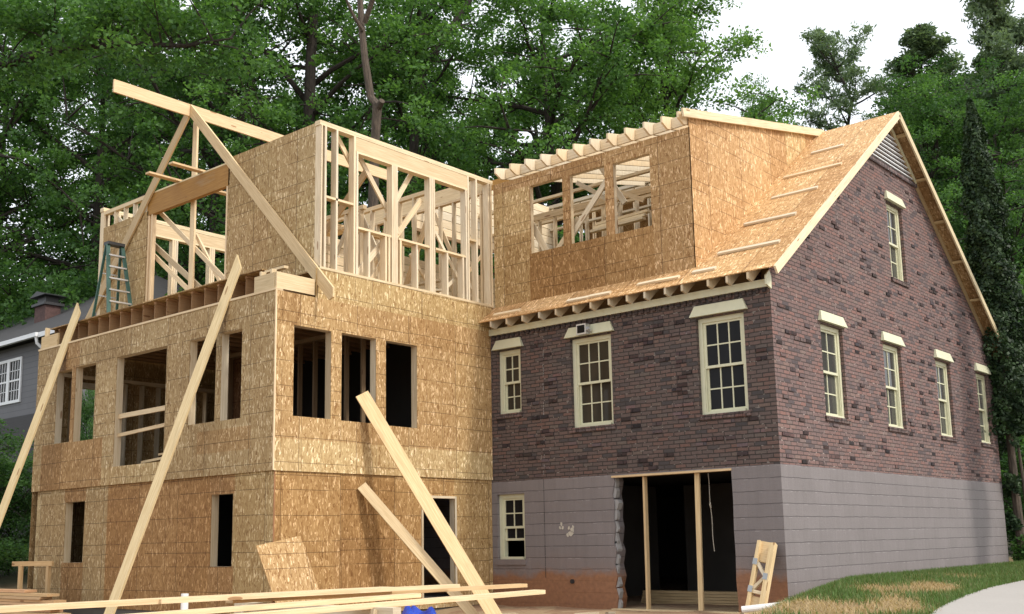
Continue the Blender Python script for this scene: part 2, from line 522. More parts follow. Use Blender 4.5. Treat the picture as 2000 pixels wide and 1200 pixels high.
class MB:
    """collects quads with uv in metres and a colour per face"""
    def __init__(s):
        s.v = []; s.f = []; s.uv = []; s.t = []

    def face(s, pts, uvs, tint=(1, 1, 1)):
        b = len(s.v)
        s.v += [tuple(p) for p in pts]
        s.f.append(list(range(b, b + len(pts))))
        s.uv.append(uvs)
        s.t.append(tint)

    def bar(s, p0, p1, w, h, up=(0, 0, 1), tint=None, twist=0.0, cut0=None, cut1=None):
        """board from p0 to p1, w across and h along 'up'; grain follows its length"""
        p0 = Vector(p0); p1 = Vector(p1); up = Vector(up)
        d = p1 - p0
        L = d.length
        d = d / L
        sd = d.cross(up)
        if sd.length < 1e-4:
            sd = d.cross(Vector((1, 0, 0)))
        sd.normalize()
        u = sd.cross(d)
        if tint is None:
            tint = wood_tint()
        sd = sd * (w / 2); u = u * (h / 2)
        A = [p0 - sd - u, p0 + sd - u, p0 + sd + u, p0 - sd + u]
        B = [p1 - sd - u, p1 + sd - u, p1 + sd + u, p1 - sd + u]
        if cut1:      # plumb or level cut: shift the two upper corners along the board
            for i in (2, 3): B[i] = B[i] + d * cut1
        if cut0:
            for i in (2, 3): A[i] = A[i] + d * cut0
        o = rnd.uniform(0, 60); q = rnd.uniform(0, 60)
        for i in range(4):
            j = (i + 1) % 4
            ww = w if i % 2 == 0 else h
            s.face([A[i], B[i], B[j], A[j]], [(o, q), (o + L, q), (o + L, q + ww), (o, q + ww)], tint)
            q += 0.31
        s.face([A[0], A[1], A[2], A[3]], [(o, q), (o + w * .3, q), (o + w * .3, q + h), (o, q + h)], tuple(x * .92 for x in tint))
        s.face([B[3], B[2], B[1], B[0]], [(o, q), (o + w * .3, q), (o + w * .3, q + h), (o, q + h)], tuple(x * .92 for x in tint))

    def box(s, a, b, tint=(1, 1, 1), uvo=(0, 0)):
        x0, y0, z0 = [min(i, j) for i, j in zip(a, b)]
        x1, y1, z1 = [max(i, j) for i, j in zip(a, b)]
        U, V = uvo
        s.face([(x0, y0, z0), (x1, y0, z0), (x1, y0, z1), (x0, y0, z1)], [(x0 + U, z0 + V), (x1 + U, z0 + V), (x1 + U, z1 + V), (x0 + U, z1 + V)], tint)
        s.face([(x1, y1, z0), (x0, y1, z0), (x0, y1, z1), (x1, y1, z1)], [(x1 + U, z0 + V), (x0 + U, z0 + V), (x0 + U, z1 + V), (x1 + U, z1 + V)], tint)
        s.face([(x1, y0, z0), (x1, y1, z0), (x1, y1, z1), (x1, y0, z1)], [(y0 + U, z0 + V), (y1 + U, z0 + V), (y1 + U, z1 + V), (y0 + U, z1 + V)], tint)
        s.face([(x0, y1, z0), (x0, y0, z0), (x0, y0, z1), (x0, y1, z1)], [(y1 + U, z0 + V), (y0 + U, z0 + V), (y0 + U, z1 + V), (y1 + U, z1 + V)], tint)
        s.face([(x0, y0, z1), (x1, y0, z1), (x1, y1, z1), (x0, y1, z1)], [(x0 + U, y0 + V), (x1 + U, y0 + V), (x1 + U, y1 + V), (x0 + U, y1 + V)], tint)
        s.face([(x0, y1, z0), (x1, y1, z0), (x1, y0, z0), (x0, y0, z0)], [(x0 + U, y1 + V), (x1 + U, y1 + V), (x1 + U, y0 + V), (x0 + U, y0 + V)], tint)

    def prism(s, pts, off, tint=(1, 1, 1)):
        """extrude a planar polygon by the vector off"""
        off = Vector(off)
        P = [Vector(p) for p in pts]
        Q = [p + off for p in P]
        e = (P[1] - P[0]).normalized()
        n = None
        for p in P[2:]:
            c = e.cross(p - P[0])
            if c.length > 1e-6: n = c.normalized(); break
        g = n.cross(e)
        if n.dot(off) > 0:
            P2, Q2 = P[::-1], Q
        else:
            P2, Q2 = P, Q[::-1]
        k = lambda p: ((p - P[0]).dot(e), (p - P[0]).dot(g))
        s.face(P2, [k(p) for p in P2], tint)
        s.face(Q2, [k(p) for p in Q2], tint)
        for i in range(len(P)):
            j = (i + 1) % len(P)
            l = (P[j] - P[i]).length
            w = off.length
            fc = [P[i], P[j], Q[j], Q[i]]
            if n.dot(off) > 0:
                pass
            else:
                fc = fc[::-1]
            s.face(fc, [(0, 0), (l, 0), (l, w), (0, w)], tint)

    def tube(s, pts, radii, n=8, tint=(1, 1, 1), cap=True):
        pts = [Vector(p) for p in pts]
        rings = []
        for i, p in enumerate(pts):
            d = (pts[min(i + 1, len(pts) - 1)] - pts[max(i - 1, 0)]).normalized()
            a = d.cross(Vector((0.31, 0.87, 0.13)))
            if a.length < 0.1: a = d.cross(Vector((1, 0, 0)))
            a.normalize(); b = d.cross(a)
            rings.append([p + (a * math.cos(2 * math.pi * k / n) + b * math.sin(2 * math.pi * k / n)) * radii[i] for k in range(n)])
        for i in range(len(pts) - 1):
            for k in range(n):
                j = (k + 1) % n
                s.face([rings[i][k], rings[i][j], rings[i + 1][j], rings[i + 1][k]], [(0, 0), (.1, 0), (.1, 1), (0, 1)], tint)
        if cap:
            s.face(rings[-1], [(0, 0)] * n, tint)
            s.face(rings[0][::-1], [(0, 0)] * n, tint)

    def build(s, name, mat, parent=None, smooth=False):
        me = bpy.data.meshes.new(name)
        o0 = wloc(parent)
        me.from_pydata([(x - o0.x, y - o0.y, z - o0.z) for x, y, z in s.v], [], s.f)
        ul = me.uv_layers.new(name="UVMap")
        ul.data.foreach_set("uv", np.array([c for f in s.uv for uv in f for c in uv], dtype=np.float32))
        ca = me.color_attributes.new("tint", 'FLOAT_COLOR', 'CORNER')
        ca.data.foreach_set("color", np.array([c for f, t in zip(s.f, s.t) for _ in f for c in (*t, 1.0)], dtype=np.float32))
        if smooth:
            me.polygons.foreach_set("use_smooth", [True] * len(me.polygons))
        me.materials.append(M[mat] if isinstance(mat, str) else mat)
        me.update()
        o = bpy.data.objects.new(name, me)
        C.objects.link(o)
        if parent:
            o.parent = parent
        WL[o.name] = o0
        return o


def wood_tint(lo=0.84, hi=1.14):
    b = rnd.uniform(lo, hi)
    w = rnd.uniform(-0.05, 0.05)
    return (b * (1 + w), b, b * (1 - w * 1.6))


def one_bar(name, p0, p1, w, h, parent, up=(0, 0, 1), mat='lumber', tint=None, **kw):
    m = MB()
    m.bar(p0, p1, w, h, up, tint, **kw)
    return m.build(name, mat, parent)


def poly_wall(m, o, ud, vd, nd, outer, holes, th, tint=(1, 1, 1), uvo=0.0, back=True, corner=None):
    """flat wall with holes: front at o + u*ud + v*vd, thickness th away from the outward normal nd"""
    o = Vector(o); ud = Vector(ud); vd = Vector(vd); nd = Vector(nd)
    P = lambda u, v, t=0.0: o + ud * u + vd * v - nd * t
    loops = [outer] + holes
    flat = [p for l in loops for p in l]
    tris = tessellate_polygon([[Vector((p[0], p[1], 0)) for p in l] for l in loops])
    flip = ud.cross(vd).dot(nd) < 0
    for t in tris:
        a, b, c = [flat[i] for i in t]
        ar = (b[0] - a[0]) * (c[1] - a[1]) - (b[1] - a[1]) * (c[0] - a[0])
        if abs(ar) < 1e-9: continue
        tri = [a, b, c] if (ar > 0) != flip else [a, c, b]
        m.face([P(*p) for p in tri], [(p[0] + uvo, p[1]) for p in tri], tint)
        if back:
            m.face([P(p[0], p[1], th) for p in tri[::-1]], [(p[0] + uvo, p[1]) for p in tri[::-1]], tint)
    for li, l in enumerate(loops):
        n = len(l)
        for i in range(n):
            a, b = l[i], l[(i + 1) % n]
            if corner is not None and li == 0 and a[0] == corner and b[0] == corner: continue   # mitred against the next wall
            e = math.hypot(b[0] - a[0], b[1] - a[1])
            hor = abs(b[1] - a[1]) < abs(b[0] - a[0])
            if hor:
                uvs = [(a[0] + uvo, a[1]), (b[0] + uvo, b[1]), (b[0] + uvo, b[1] + th), (a[0] + uvo, a[1] + th)]
            else:
                uvs = [(a[0] + uvo, a[1]), (b[0] + uvo, b[1]), (b[0] + uvo + th, b[1]), (a[0] + uvo + th, a[1])]
            m.face([P(*a), P(*b), P(b[0], b[1], th), P(a[0], a[1], th)], uvs, tint)


def rect(u0, u1, v0, v1):
    return [(u0, v0), (u1, v0), (u1, v1), (u0, v1)]


def sheet_wall(name, o, ud, vd, nd, u0, u1, v0, v1, holes, panels, th, parent, mat='osb', uvo=0.0):
    """a wall of boards sheets: panels = (u0,u1,v0,v1,tint) patches, holes = rects cut out"""
    us = sorted({round(x, 4) for x in [u0, u1] + [h[i] for h in holes for i in (0, 1)] + [p[i] for p in panels for i in (0, 1)] if u0 <= x <= u1})
    vs = sorted({round(x, 4) for x in [v0, v1] + [h[i] for h in holes for i in (2, 3)] + [p[i] for p in panels for i in (2, 3)] if v0 <= x <= v1})
    o = Vector(o); ud = Vector(ud); vd = Vector(vd); nd = Vector(nd)
    P = lambda u, v, t=0.0: o + ud * u + vd * v - nd * t
    flip = ud.cross(vd).dot(nd) < 0
    m = MB()
    inside = lambda u, v: u0 < u < u1 and v0 < v < v1 and not any(h[0] < u < h[1] and h[2] < v < h[3] for h in holes)
    for i in range(len(us) - 1):
        for j in range(len(vs) - 1):
            a, b, c, d = us[i], us[i + 1], vs[j], vs[j + 1]
            cu, cv = (a + b) / 2, (c + d) / 2
            if not inside(cu, cv): continue
            t = (1, 1, 1)
            for p in panels:
                if p[0] <= cu <= p[1] and p[2] <= cv <= p[3]: t = p[4]
            q = [(a, c), (b, c), (b, d), (a, d)]
            if flip: q = q[::-1]
            m.face([P(*x) for x in q], [(x[0] + uvo, x[1]) for x in q], t)
            m.face([P(x[0], x[1], th) for x in q[::-1]], [(x[0] + uvo, x[1]) for x in q[::-1]], t)
            for (x, y, e0, e1) in ((a - .001, cv, (a, c), (a, d)), (b + .001, cv, (b, c), (b, d)), (cu, c - .001, (a, c), (b, c)), (cu, d + .001, (a, d), (b, d))):
                if not inside(x, y):
                    m.face([P(*e0), P(*e1), P(*e1, th), P(*e0, th)], [(e0[0] + uvo, e0[1]), (e1[0] + uvo, e1[1]), (e1[0] + uvo + th, e1[1] + th), (e0[0] + uvo + th, e0[1] + th)], tuple(x * 1.0 for x in t))
    return m.build(name, mat, parent)

# ------------------------------------------------------------------ terrain
def sst(a, b, x):
    t = min(1.0, max(0.0, (x - a) / (b - a)))
    return t * t * (3 - 2 * t)


def bank_f(x, y):
    return sst(-0.15, 1.0, x + 0.25 * min(y - 0.5, 0.0) + 0.05) if y < 14 else 1.0


def hgt(x, y):
    h0 = -0.10 - 0.035 * max(0.0, -(y + 1.0)) + 0.10 * sst(-5, -9, x) + 0.30 * sst(-11.5, -15, x)
    hb = 0.45 - 0.045 * max(0.0, x) - 0.012 * max(0.0, -y)
    b = bank_f(x, y)
    h = h0 * (1 - b) + hb * b
    back = sst(11.0, 13.0, y)
    h = h * (1 - back) + 0.45 * back
    left = sst(-15, -24, x)
    h = h + left * 0.8 + 1.2 * sst(20, 60, y)
    return h


def make_ground():
    xs = sorted(set([-900, -500, -250, -150, -100, -70] + [x for x in range(-60, -16, 2)] + [round(-16 + 0.5 * i, 2) for i in range(0, 60)] + [14 + 3 * i for i in range(0, 12)] + [60, 90, 150, 250, 500, 900]))
    ys = sorted(set([-900, -500, -250, -120, -60, -40, -30, -24] + [round(-20 + 0.5 * i, 2) for i in range(0, 68)] + [14 + 2 * i for i in range(0, 34)] + [90, 120, 180, 260, 500, 900]))
    v = [(x, y, hgt(x, y) + (0.02 * math.sin(3.1 * x + 1.7 * y) * math.sin(2.3 * y - x))) for y in ys for x in xs]
    nx = len(xs)
    f = [(j * nx + i, j * nx + i + 1, (j + 1) * nx + i + 1, (j + 1) * nx + i) for j in range(len(ys) - 1) for i in range(nx - 1)]
    # nothing under the houses: the floors stand there
    me = bpy.data.meshes.new("ground")
    me.from_pydata(v, [], f)
    me.polygons.foreach_set("use_smooth", [True] * len(f))
    me.materials.append(M['ground'])
    o = bpy.data.objects.new("ground", me)
    C.objects.link(o)
    tag(o, kind='structure')


make_ground()


def drive_edge(y):
    return 3.15 - 0.13 * (y + 1.4) + (0.010 * (y + 1.4) ** 2 if y > -1.4 else 0.02 * (y + 1.4) ** 2)


def make_drive():
    m = MB()
    ys = [-14 + 0.5 * i for i in range(0, 60)]
    pr = None
    for y in ys:
        e = drive_edge(y)
        row = [(e + t, y, hgt(e + t, y) + 0.035) for t in (0, 0.6, 1.5, 3, 5, 8)]
        row = [(e, y, row[0][2] - 0.12)] + row
        if pr:
            for i in range(len(row) - 1):
                m.face([pr[i], pr[i + 1], row[i + 1], row[i]], [(0, 0)] * 4)
        pr = row
    o = m.build("driveway", 'concrete', None, True)
    tag(o, kind='structure')


make_drive()

# ------------------------------------------------------------------ the brick house
RS = 0.731                      # roof slope
RY, RZ = 5.57, 9.60             # ridge
EAVE = -0.35
rz_ = lambda y: RZ - RS * abs(y - RY)

house = thing("brick_house", (0, 0, -0.1), "dark brick house with painted block base, bare board roof and shed dormer, beside the driveway", "house")

FW_B = (Vector((0, 0, 0)), Vector((1, 0, 0)), Vector((0, -1, 0)))     # front wall frame: origin, along, outward
GW_B = (Vector((0, 0, 0)), Vector((0, 1, 0)), Vector((1, 0, 0)))      # gable wall frame
ZD = Vector((0, 0, 1))

FWIN = [(-5.83, -5.25, 3.49, 4.72, 2), (-4.05, -3.14, 3.085, 4.72, 3), (-1.385, -0.495, 3.085, 4.71, 3)]
BWIN = (-5.90, -5.225, 0.75, 1.96, 2)
GWIN = [(1.80, 2.70, 3.09, 4.71, 2), (4.54, 5.44, 3.09, 4.71, 2), (7.37, 8.24, 3.09, 4.71, 2), (9.96, 10.80, 3.09, 4.71, 2)]
AWIN = (5.285, 6.10, 6.12, 7.70, 2)

m = MB()
XL = -13.6
YB = 11.15
poly_wall(m, (0, 0, 0), (1, 0, 0), (0, 0, 1), (0, -1, 0), rect(XL, 0, 2.2, 5.16),
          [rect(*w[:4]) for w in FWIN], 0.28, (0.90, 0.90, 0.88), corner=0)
gab = [(0, 2.2), (YB, 2.2), (YB, rz_(YB) - 0.05), (RY, RZ - 0.05), (0.0, rz_(0) - 0.05)]
vent_z = 8.47
dv = (RZ - 0.06 - vent_z) / RS
poly_wall(m, (0, 0.0, 0), (0, 1, 0), (0, 0, 1), (1, 0, 0), gab,
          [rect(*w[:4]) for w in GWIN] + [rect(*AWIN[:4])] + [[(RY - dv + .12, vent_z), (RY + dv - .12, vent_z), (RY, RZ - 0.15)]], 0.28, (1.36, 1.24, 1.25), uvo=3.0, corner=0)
# hard burnt bricks laid proud of the face
rb = random.Random(3)
def proud(along_y, n, u0, u1, z0, z1, holes, top=None):
    k = 0
    while k < n:
        row = rb.randint(int((z0) / 0.0677), int(z1 / 0.0677) - 1)
        z = row * 0.0677
        u = u0 + rb.random() * (u1 - u0)
        u = math.floor(u / 0.213) * 0.213 + (0.1065 if row % 2 else 0)
        k += 1
        if any(h[0] - .25 < u < h[1] + .08 and h[2] - .16 < z < h[3] + .27 for h in holes): continue
        if top and z + 0.12 > top(u): continue
        if u < u0 or u + .21 > u1: continue
        d = rb.uniform(0.004, 0.020)
        l = 0.20
        til = rb.uniform(-0.010, 0.010)
        c = rb.choice([0.35, 0.45, 0.6, 0.8, 1.0])
        t = (c, c * .97, c * rb.uniform(.98, 1.1))
        if along_y:
            m.box((0, u + .006, z + .006 + til), (d, u + l, z + .062 + til * .4), t, (rb.uniform(0, 9), 0))
        else:
            m.box((u + .006, -d, z + .006 + til), (u + l, 0, z + .062 + til * .4), t, (rb.uniform(0, 9), 0))
proud(True, 420, 0.05, YB - .05, 2.25, 9.0, GWIN + [AWIN], rz_)
proud(False, 170, -5.95, -0.05, 2.25, 4.92, FWIN)
# dentil course under the frieze
x = -5.93
while x < -0.1:
    m.box((x, -0.035, 4.965), (x + 0.062, 0, 5.038), (0.55, 0.55, 0.55), (x * 3.3, 0))
    x += 0.1235
# rowlock course under the vent
y = RY - dv + .02
while y < RY + dv - .05:
    c = rb.uniform(0.9, 1.5)
    m.box((0, y, vent_z - 0.09), (0.045, y + 0.062, vent_z), (c, c * 1.02, c * 1.1), (y * 2, 0))
    y += 0.0677
m.build("brick_wall", 'brick', house)

# block base, with the ragged opening broken through the front
gx0, gx1, gz = -3.19, -0.87, 2.18
rag = []
z = -0.35
ragged = [(gx0 - 0.02, -0.35)]
zz = [-0.12, 0.1, 0.28, 0.45, 0.66, 0.9, 1.02, 1.3, 1.46, 1.7, 1.86, 2.08]
for i, q in enumerate(zz):
    ragged.append((gx0 + (0.015 if i % 2 else -0.03) + rb.uniform(-.012, .012), q))
ragged.append((gx0, gz))
opening_out = [(XL, -0.35)] + ragged + [(gx1, gz)] + [(gx1 + rb.uniform(-.012, .012), q) for q in (1.7, 1.2, 0.8, 0.4, 0.0)] + [(gx1, -0.35), (0, -0.35), (0, 2.2), (XL, 2.2)]
m = MB()
poly_wall(m, (0, 0.0, 0), (1, 0, 0), (0, 0, 1), (0, -1, 0), opening_out, [rect(*BWIN[:4])], 0.28, (1, 1, 1), corner=0)
poly_wall(m, (0, 0.0, 0), (0, 1, 0), (0, 0, 1), (1, 0, 0), [(0, -0.35), (YB, -0.35), (YB, 2.2), (0, 2.2)], [], 0.28, (0, 0, 0), uvo=2.0, corner=0)
m.build("foundation", 'block', house)
# grey broken ends of the blocks in the opening's left side
m = MB()
rg = random.Random(12)
for i in range(12):
    z0 = -0.12 + i * 0.192 + rg.uniform(-.03, .03)
    a = rg.uniform(0.005, 0.07)
    b = a + rg.uniform(-.03, .03)
    z1 = z0 + 0.186
    pts = [(gx0 - .03, 0.03, z0), (gx0 + a * .6, 0.03, z0 + .01), (gx0 + a, 0.03, z0 + .05), (gx0 + b, 0.03, z0 + .13), (gx0 + b * .5, 0.03, z1), (gx0 - .03, 0.03, z1)]
    m.prism(pts, (0, rg.uniform(.05, .13), 0), (rg.uniform(.6, 1.1),) * 3)
m.build("broken_block_edge", 'graymortar', house)
# splashes of old mortar on the base
m = MB()
for (cx, cz, r) in ((-4.36, 1.37, .035), (-4.33, 1.30, .03), (-4.39, 1.31, .025), (-4.19, 1.30, .03), (-4.12, 1.26, .04), (-4.15, 1.20, .055), (-4.22, 1.17, .035), (-4.10, 1.32, .025)):
    pts = [(cx + r * rg.uniform(.5, 1.2) * math.cos(k * .7), -0.003, cz + r * rg.uniform(.6, 1.4) * math.sin(k * .7)) for k in range(9)]
    m.prism(pts, (0, -0.006, 0))
m.build("mortar_splash", 'rope', house)
m = MB()      # mortar dribbles down an old joint
for i in range(46):
    z = 4.55 - i * .0505
    if rg.random() < .3: continue
    w = rg.uniform(.004, .014); xx = -4.69 - i * .0012 + rg.uniform(-.012, .012)
    m.prism([(xx, -.003, z), (xx + w, -.003, z), (xx + w * .7, -.003, z + rg.uniform(.02, .05)), (xx, -.003, z + .03)], (0, -.004, 0), (rg.uniform(.7, 1.15),) * 3)
m.build("mortar_dribble", 'graymortar', house)
m = MB()
for i in range(9):
    z = .42 + i * .2
    m.box((-4.755 + rg.uniform(-.004, .004), -.004, z), (-4.748, -.0015, z + .19))
m.build("joint", 'black', house)
m = MB()
m.tube([(-4.14, -0.035, 0.36), (-4.14, 0.0, 0.36)], [0.04, 0.04], 10)
m.tube([(-4.14, -0.036, 0.36), (-4.14, -0.034, 0.36)], [0.028, 0.028], 10)
m.build("drain_spout", 'black', house)


def make_window(house, B, w, lintel=True, blocksill=False, lower_open=0.0, rows=2, glass='glass'):
    o, ud, nd = B
    u0, u1, v0, v1, cols = w
    P = lambda u, v, t: o + ud * u + ZD * v - nd * t
    def bx(mm, ua, ub, va, vb, ta, tb, tint=(1, 1, 1)):
        a = P(ua, va, ta); b = P(ub, vb, tb)
        mm.box(a, b, tint)
    F, D0 = 0.075, 0.07
    fr = MB()
    bx(fr, u0, u0 + F, v0, v1, D0, 0.20)
    bx(fr, u1 - F, u1, v0, v1, D0, 0.20)
    bx(fr, u0 + F, u1 - F, v1 - F, v1, D0, 0.20)
    bx(fr, u0 + F * .6, u0 + F + .018, v0 + .03, v1 - F, D0 + .02, 0.19, (.93, .93, .9))
    bx(fr, u1 - F - .018, u1 - F * .6, v0 + .03, v1 - F, D0 + .02, 0.19, (.93, .93, .9))
    bx(fr, u0 + F, u1 - F, v0, v0 + 0.045, D0 - 0.035, 0.20)
    win = fr.build("window", 'cream', house)
    a0, a1, b0, b1 = u0 + F + .012, u1 - F - .012, v0 + 0.045, v1 - F
    mid = (b0 + b1) / 2
    gl = MB()
    def sash(nm, z0, z1, dep, rws):
        s = MB()
        st = 0.038
        bx(s, a0, a0 + st, z0, z1, dep, dep + .035)
        bx(s, a1 - st, a1, z0, z1, dep, dep + .035)
        bx(s, a0 + st, a1 - st, z1 - st, z1, dep, dep + .035)
        bx(s, a0 + st, a1 - st, z0, z0 + st * 1.15, dep, dep + .035)
        for i in range(1, cols):
            x = a0 + st + (a1 - a0 - 2 * st) * i / cols
            bx(s, x - .011, x + .011, z0 + st, z1 - st, dep + .004, dep + .03)
        for i in range(1, rws):
            z = z0 + st + (z1 - z0 - 2 * st) * i / rws
            bx(s, a0 + st, a1 - st, z - .011, z + .011, dep + .005, dep + .029)
        s.build("sash", 'cream', win)
        q = [P(a0 + st, z0 + st, dep + .018), P(a1 - st, z0 + st, dep + .018), P(a1 - st, z1 - st, dep + .018), P(a0 + st, z1 - st, dep + .018)]
        gl.face(q, [(0, 0), (1, 0), (1, 1), (0, 1)])
    up = lower_open * (mid - b0)
    sash("upper", mid - .02, b1, 0.095, rows)
    sash("lower", b0 + up, mid + .02 + up, 0.135, rows)
    gl.build("pane", glass, win)
    # brick or block sill
    s = MB()
    if blocksill:
        bx(s, u0 - .03, u1 + .02, v0 - .10, v0 - .004, -0.03, 0.2, (1, 1, 1))
        s.build("sill", 'block', win)
    else:
        n = int((u1 - u0 + .10) / .0677)
        for i in range(n):
            c = rb.uniform(.75, 1.2)
            x = u0 - .05 + (u1 - u0 + .10) * i / n
            bx(s, x, x + (u1 - u0 + .10) / n - .006, v0 - .085, v0 - .003, -0.032 - rb.uniform(0, .006), 0.2, (c, c * .95, c * .95))
        s.build("sill", 'brick', win)
    if lintel:
        l = MB()
        T = v1 + .21; Bz = v1 + .025
        uu = [(u0 - .01, T, -.03), (u1 + .01, T, -.03), (u1 + .09, Bz, -.075), (u0 - .09, Bz, -.075)]
        fpts = [P(*q) for q in uu]
        bpts = [P(u0 - .01, T, -.004), P(u1 + .01, T, -.004), P(u1 + .09, Bz, -.004), P(u0 - .09, Bz, -.004)]
        l.face(fpts, [(0, 0)] * 4)
        l.face(bpts[::-1], [(0, 0)] * 4)
        for i in range(4):
            j = (i + 1) % 4
            l.face([fpts[j], fpts[i], bpts[i], bpts[j]], [(0, 0)] * 4)
        l.build("lintel", 'cream', win)
    # shadow box behind so that no light shows through
    k = MB()
    k.face([P(u0 - .1, v0 - .1, .3), P(u1 + .1, v0 - .1, .3), P(u1 + .1, v1 + .1, .3), P(u0 - .1, v1 + .1, .3)], [(0, 0)] * 4)
    return win


for w, g_ in zip(FWIN, ('glass_brown', 'glass_brown', 'glass')): make_window(house, FW_B, w, glass=g_)
make_window(house, FW_B, BWIN, lintel=False, blocksill=True, lower_open=0.55)
for w in GWIN: make_window(house, GW_B, w, glass='glass_grey')
make_window(house, GW_B, AWIN, glass='glass_grey')

# roof boards
m = MB()
def slope_quad(x0, x1, y0, y1, tint, th=0.018):
    L0 = math.hypot(1, RS)
    a = [(x0, y0, rz_(y0)), (x1, y0, rz_(y0)), (x1, y1, rz_(y1)), (x0, y1, rz_(y1))]
    sgn = 1 if y1 <= RY + .01 else -1
    off = Vector((0, RS * sgn, -1)).normalized() * th
    b = [Vector(p) + off for p in a]
    uv = [(p[0] + 40, (p[1]) * L0) for p in a]
    m.face(a, uv, tint)
    m.face([tuple(p) for p in b[::-1]], uv[::-1], tuple(t * .9 for t in tint))
    for i in range(4):
        j = (i + 1) % 4
        m.face([a[i], a[j], tuple(b[j]), tuple(b[i])], [(0, 0), (1, 0), (1, th), (0, th)], tint)
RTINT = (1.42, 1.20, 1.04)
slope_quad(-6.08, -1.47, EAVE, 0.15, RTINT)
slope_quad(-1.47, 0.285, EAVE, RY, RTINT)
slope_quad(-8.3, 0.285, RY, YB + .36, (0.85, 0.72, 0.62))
m.build("roof_deck", 'osb', house)

# rake boards, both slopes
for sg, nm in ((1, 'a'), (-1, 'b')):
    ya = EAVE - .012 if sg == 1 else YB + .37
    t0 = (1.32, 1.30, 1.26) if sg == 1 else (1.05, 1.05, 0.95)
    one_bar("rake_board", (0.30, ya, rz_(ya) - 0.065), (0.30, RY - sg * .0, RZ - 0.065), 0.036, 0.135, house, tint=t0)
    # inner sub rafter against the wall and short lookouts
    one_bar("wall_rafter", (0.022, ya + sg * .4, rz_(ya + sg * .4) - 0.095), (0.022, RY, RZ - 0.095), 0.036, 0.10, house, tint=(.7, .62, .5))
for i in range(7):
    y = RY + .42 + i * .98
    one_bar("lookout", (0.045, y, rz_(y) - 0.065), (0.28, y, rz_(y) - 0.065), 0.09, 0.05, house, tint=(.85, .74, .55))

# frieze board, cornice end
m = MB(); m.box((-6.03, -0.055, 5.042), (0.0, -0.003, 5.165)); m.build("frieze_board", 'cream', house)
m = MB()
m.prism([(0.002, -0.17, 5.05), (0.002, 0.0, 5.0), (0.002, 0.01, 5.20), (0.002, -0.05, 5.30), (0.002, -0.17, 5.20)], (0.03, 0, 0))
m.build("cornice_end", 'cream', house)

# rafter tails
for x in (-5.73, -5.31, -4.92, -4.52, -4.12, -3.72, -3.34, -2.95, -2.56, -2.19, -1.78, -1.45, -0.96, -0.60, -0.23):
    x += rnd.uniform(-.012, .012)
    m = MB()
    e = -0.335
    pts = [(x, e, rz_(e) - .02), (x, e, rz_(e) - .135), (x, e + .13, rz_(e) - .165), (x, 0.27, rz_(.27) - .235), (x, 0.27, rz_(.27) - .02)]
    m.prism(pts, (0.038, 0, 0), wood_tint(.9, 1.1))
    m.build("rafter_tail", 'lumber', house)
m = MB(); m.box((-6.05, 0.28, 5.05), (-0.02, 0.31, 5.62), (.5, .42, .33)); m.build("blocking", 'lumber', house)  # added board closing the eave cavity, its dark tint stands for shade
one_bar("block_piece", (-5.5, -.06, 5.20), (-5.42, -.06, 5.20), .03, .09, house)

# gable vent
m = MB()
t = .09
A = Vector((0.03, RY - dv + .02, vent_z)); Bq = Vector((0.03, RY + dv - .02, vent_z)); T = Vector((0.03, RY, RZ - .08))
m.bar(A + Vector((0, .05, .0)), T, .06, .075, (1, 0, 0)); m.bar(Bq + Vector((0, -.05, .0)), T, .06, .075, (1, 0, 0))
vent = m.build("gable_vent", 'cream', house)
m = MB()
z = vent_z + .05
while z < RZ - .35:
    hw = (RZ - .14 - z) / RS - .05
    m.bar((0.028, RY - hw, z), (0.028, RY + hw, z), .04, .022, (0, 0, 1), (1, 1, 1))
    z += 0.092
m.build("slat", 'white', vent)

# cleats nailed on the roof
NRM = Vector((0, -RS, 1)).normalized()
for (x0, x1, y) in ((-5.72, -5.06, -.20), (-3.90, -3.40, -.22), (-3.42, -2.96, -.205), (-2.46, -2.02, -.10), (-2.04, -1.59, -.12), (-1.36, -.92, -.06), (-1.15, -.005, .47),
                    (-1.145, -.153, 1.47), (-1.075, -.156, 2.44), (-1.23, -.045, 3.34), (-1.08, -.40, 4.345)):
    p = Vector((x0, y, rz_(y))) + NRM * .019
    q = Vector((x1, y, rz_(y))) + NRM * .019
    p.y += rnd.uniform(-.02, .02)
    one_bar("roof_cleat", p, q, 0.085, 0.036, house, up=NRM, tint=wood_tint(1.18, 1.3))

# ---- shed dormer
DY = 0.15
DX0, DX1 = -6.0, -1.43
dz_ = lambda y: 8.39 + 0.2175 * (y + 0.10)      # top of dormer rafters
DWIN = [(-5.05, -4.25, 6.57, 7.93), (-4.07, -3.26, 6.57, 7.92), (-3.07, -2.27, 6.56, 7.90)]
sheet_wall("dormer_wall", (0, DY, 0), (1, 0, 0), (0, 0, 1), (0, -1, 0), DX0, DX1, rz_(DY) - .02, 8.17, DWIN,
           [(DX0, DX1, 5.5, 8.2, (.95, .80, .68)), (DX0, -5.07, 5.5, 7.95, (1.16, 1.10, .98)), (-5.09, -2.24, 5.5, 6.57, (.82, .65, .48)), (-2.24, DX1, 5.5, 7.95, (.92, .77, .64)),
            (-4.25, -4.07, 6.57, 7.93, (.9, .74, .6)), (-3.26, -3.07, 6.57, 7.93, (.95, .76, .62))], 0.012, house, uvo=11.3)
m = MB()
ck = [(DY, rz_(DY) + .0), (5.45, rz_(5.45)), (5.45, dz_(5.45) - .05), (DY, dz_(DY) - .05)]
poly_wall(m, (DX1, 0, 0), (0, 1, 0), (0, 0, 1), (1, 0, 0), ck, [], 0.012, (1.24, 1.06, .94), uvo=23.1)
m.build("dormer_cheek", 'osb', house)
m = MB()   # the pale patch high in the cheek
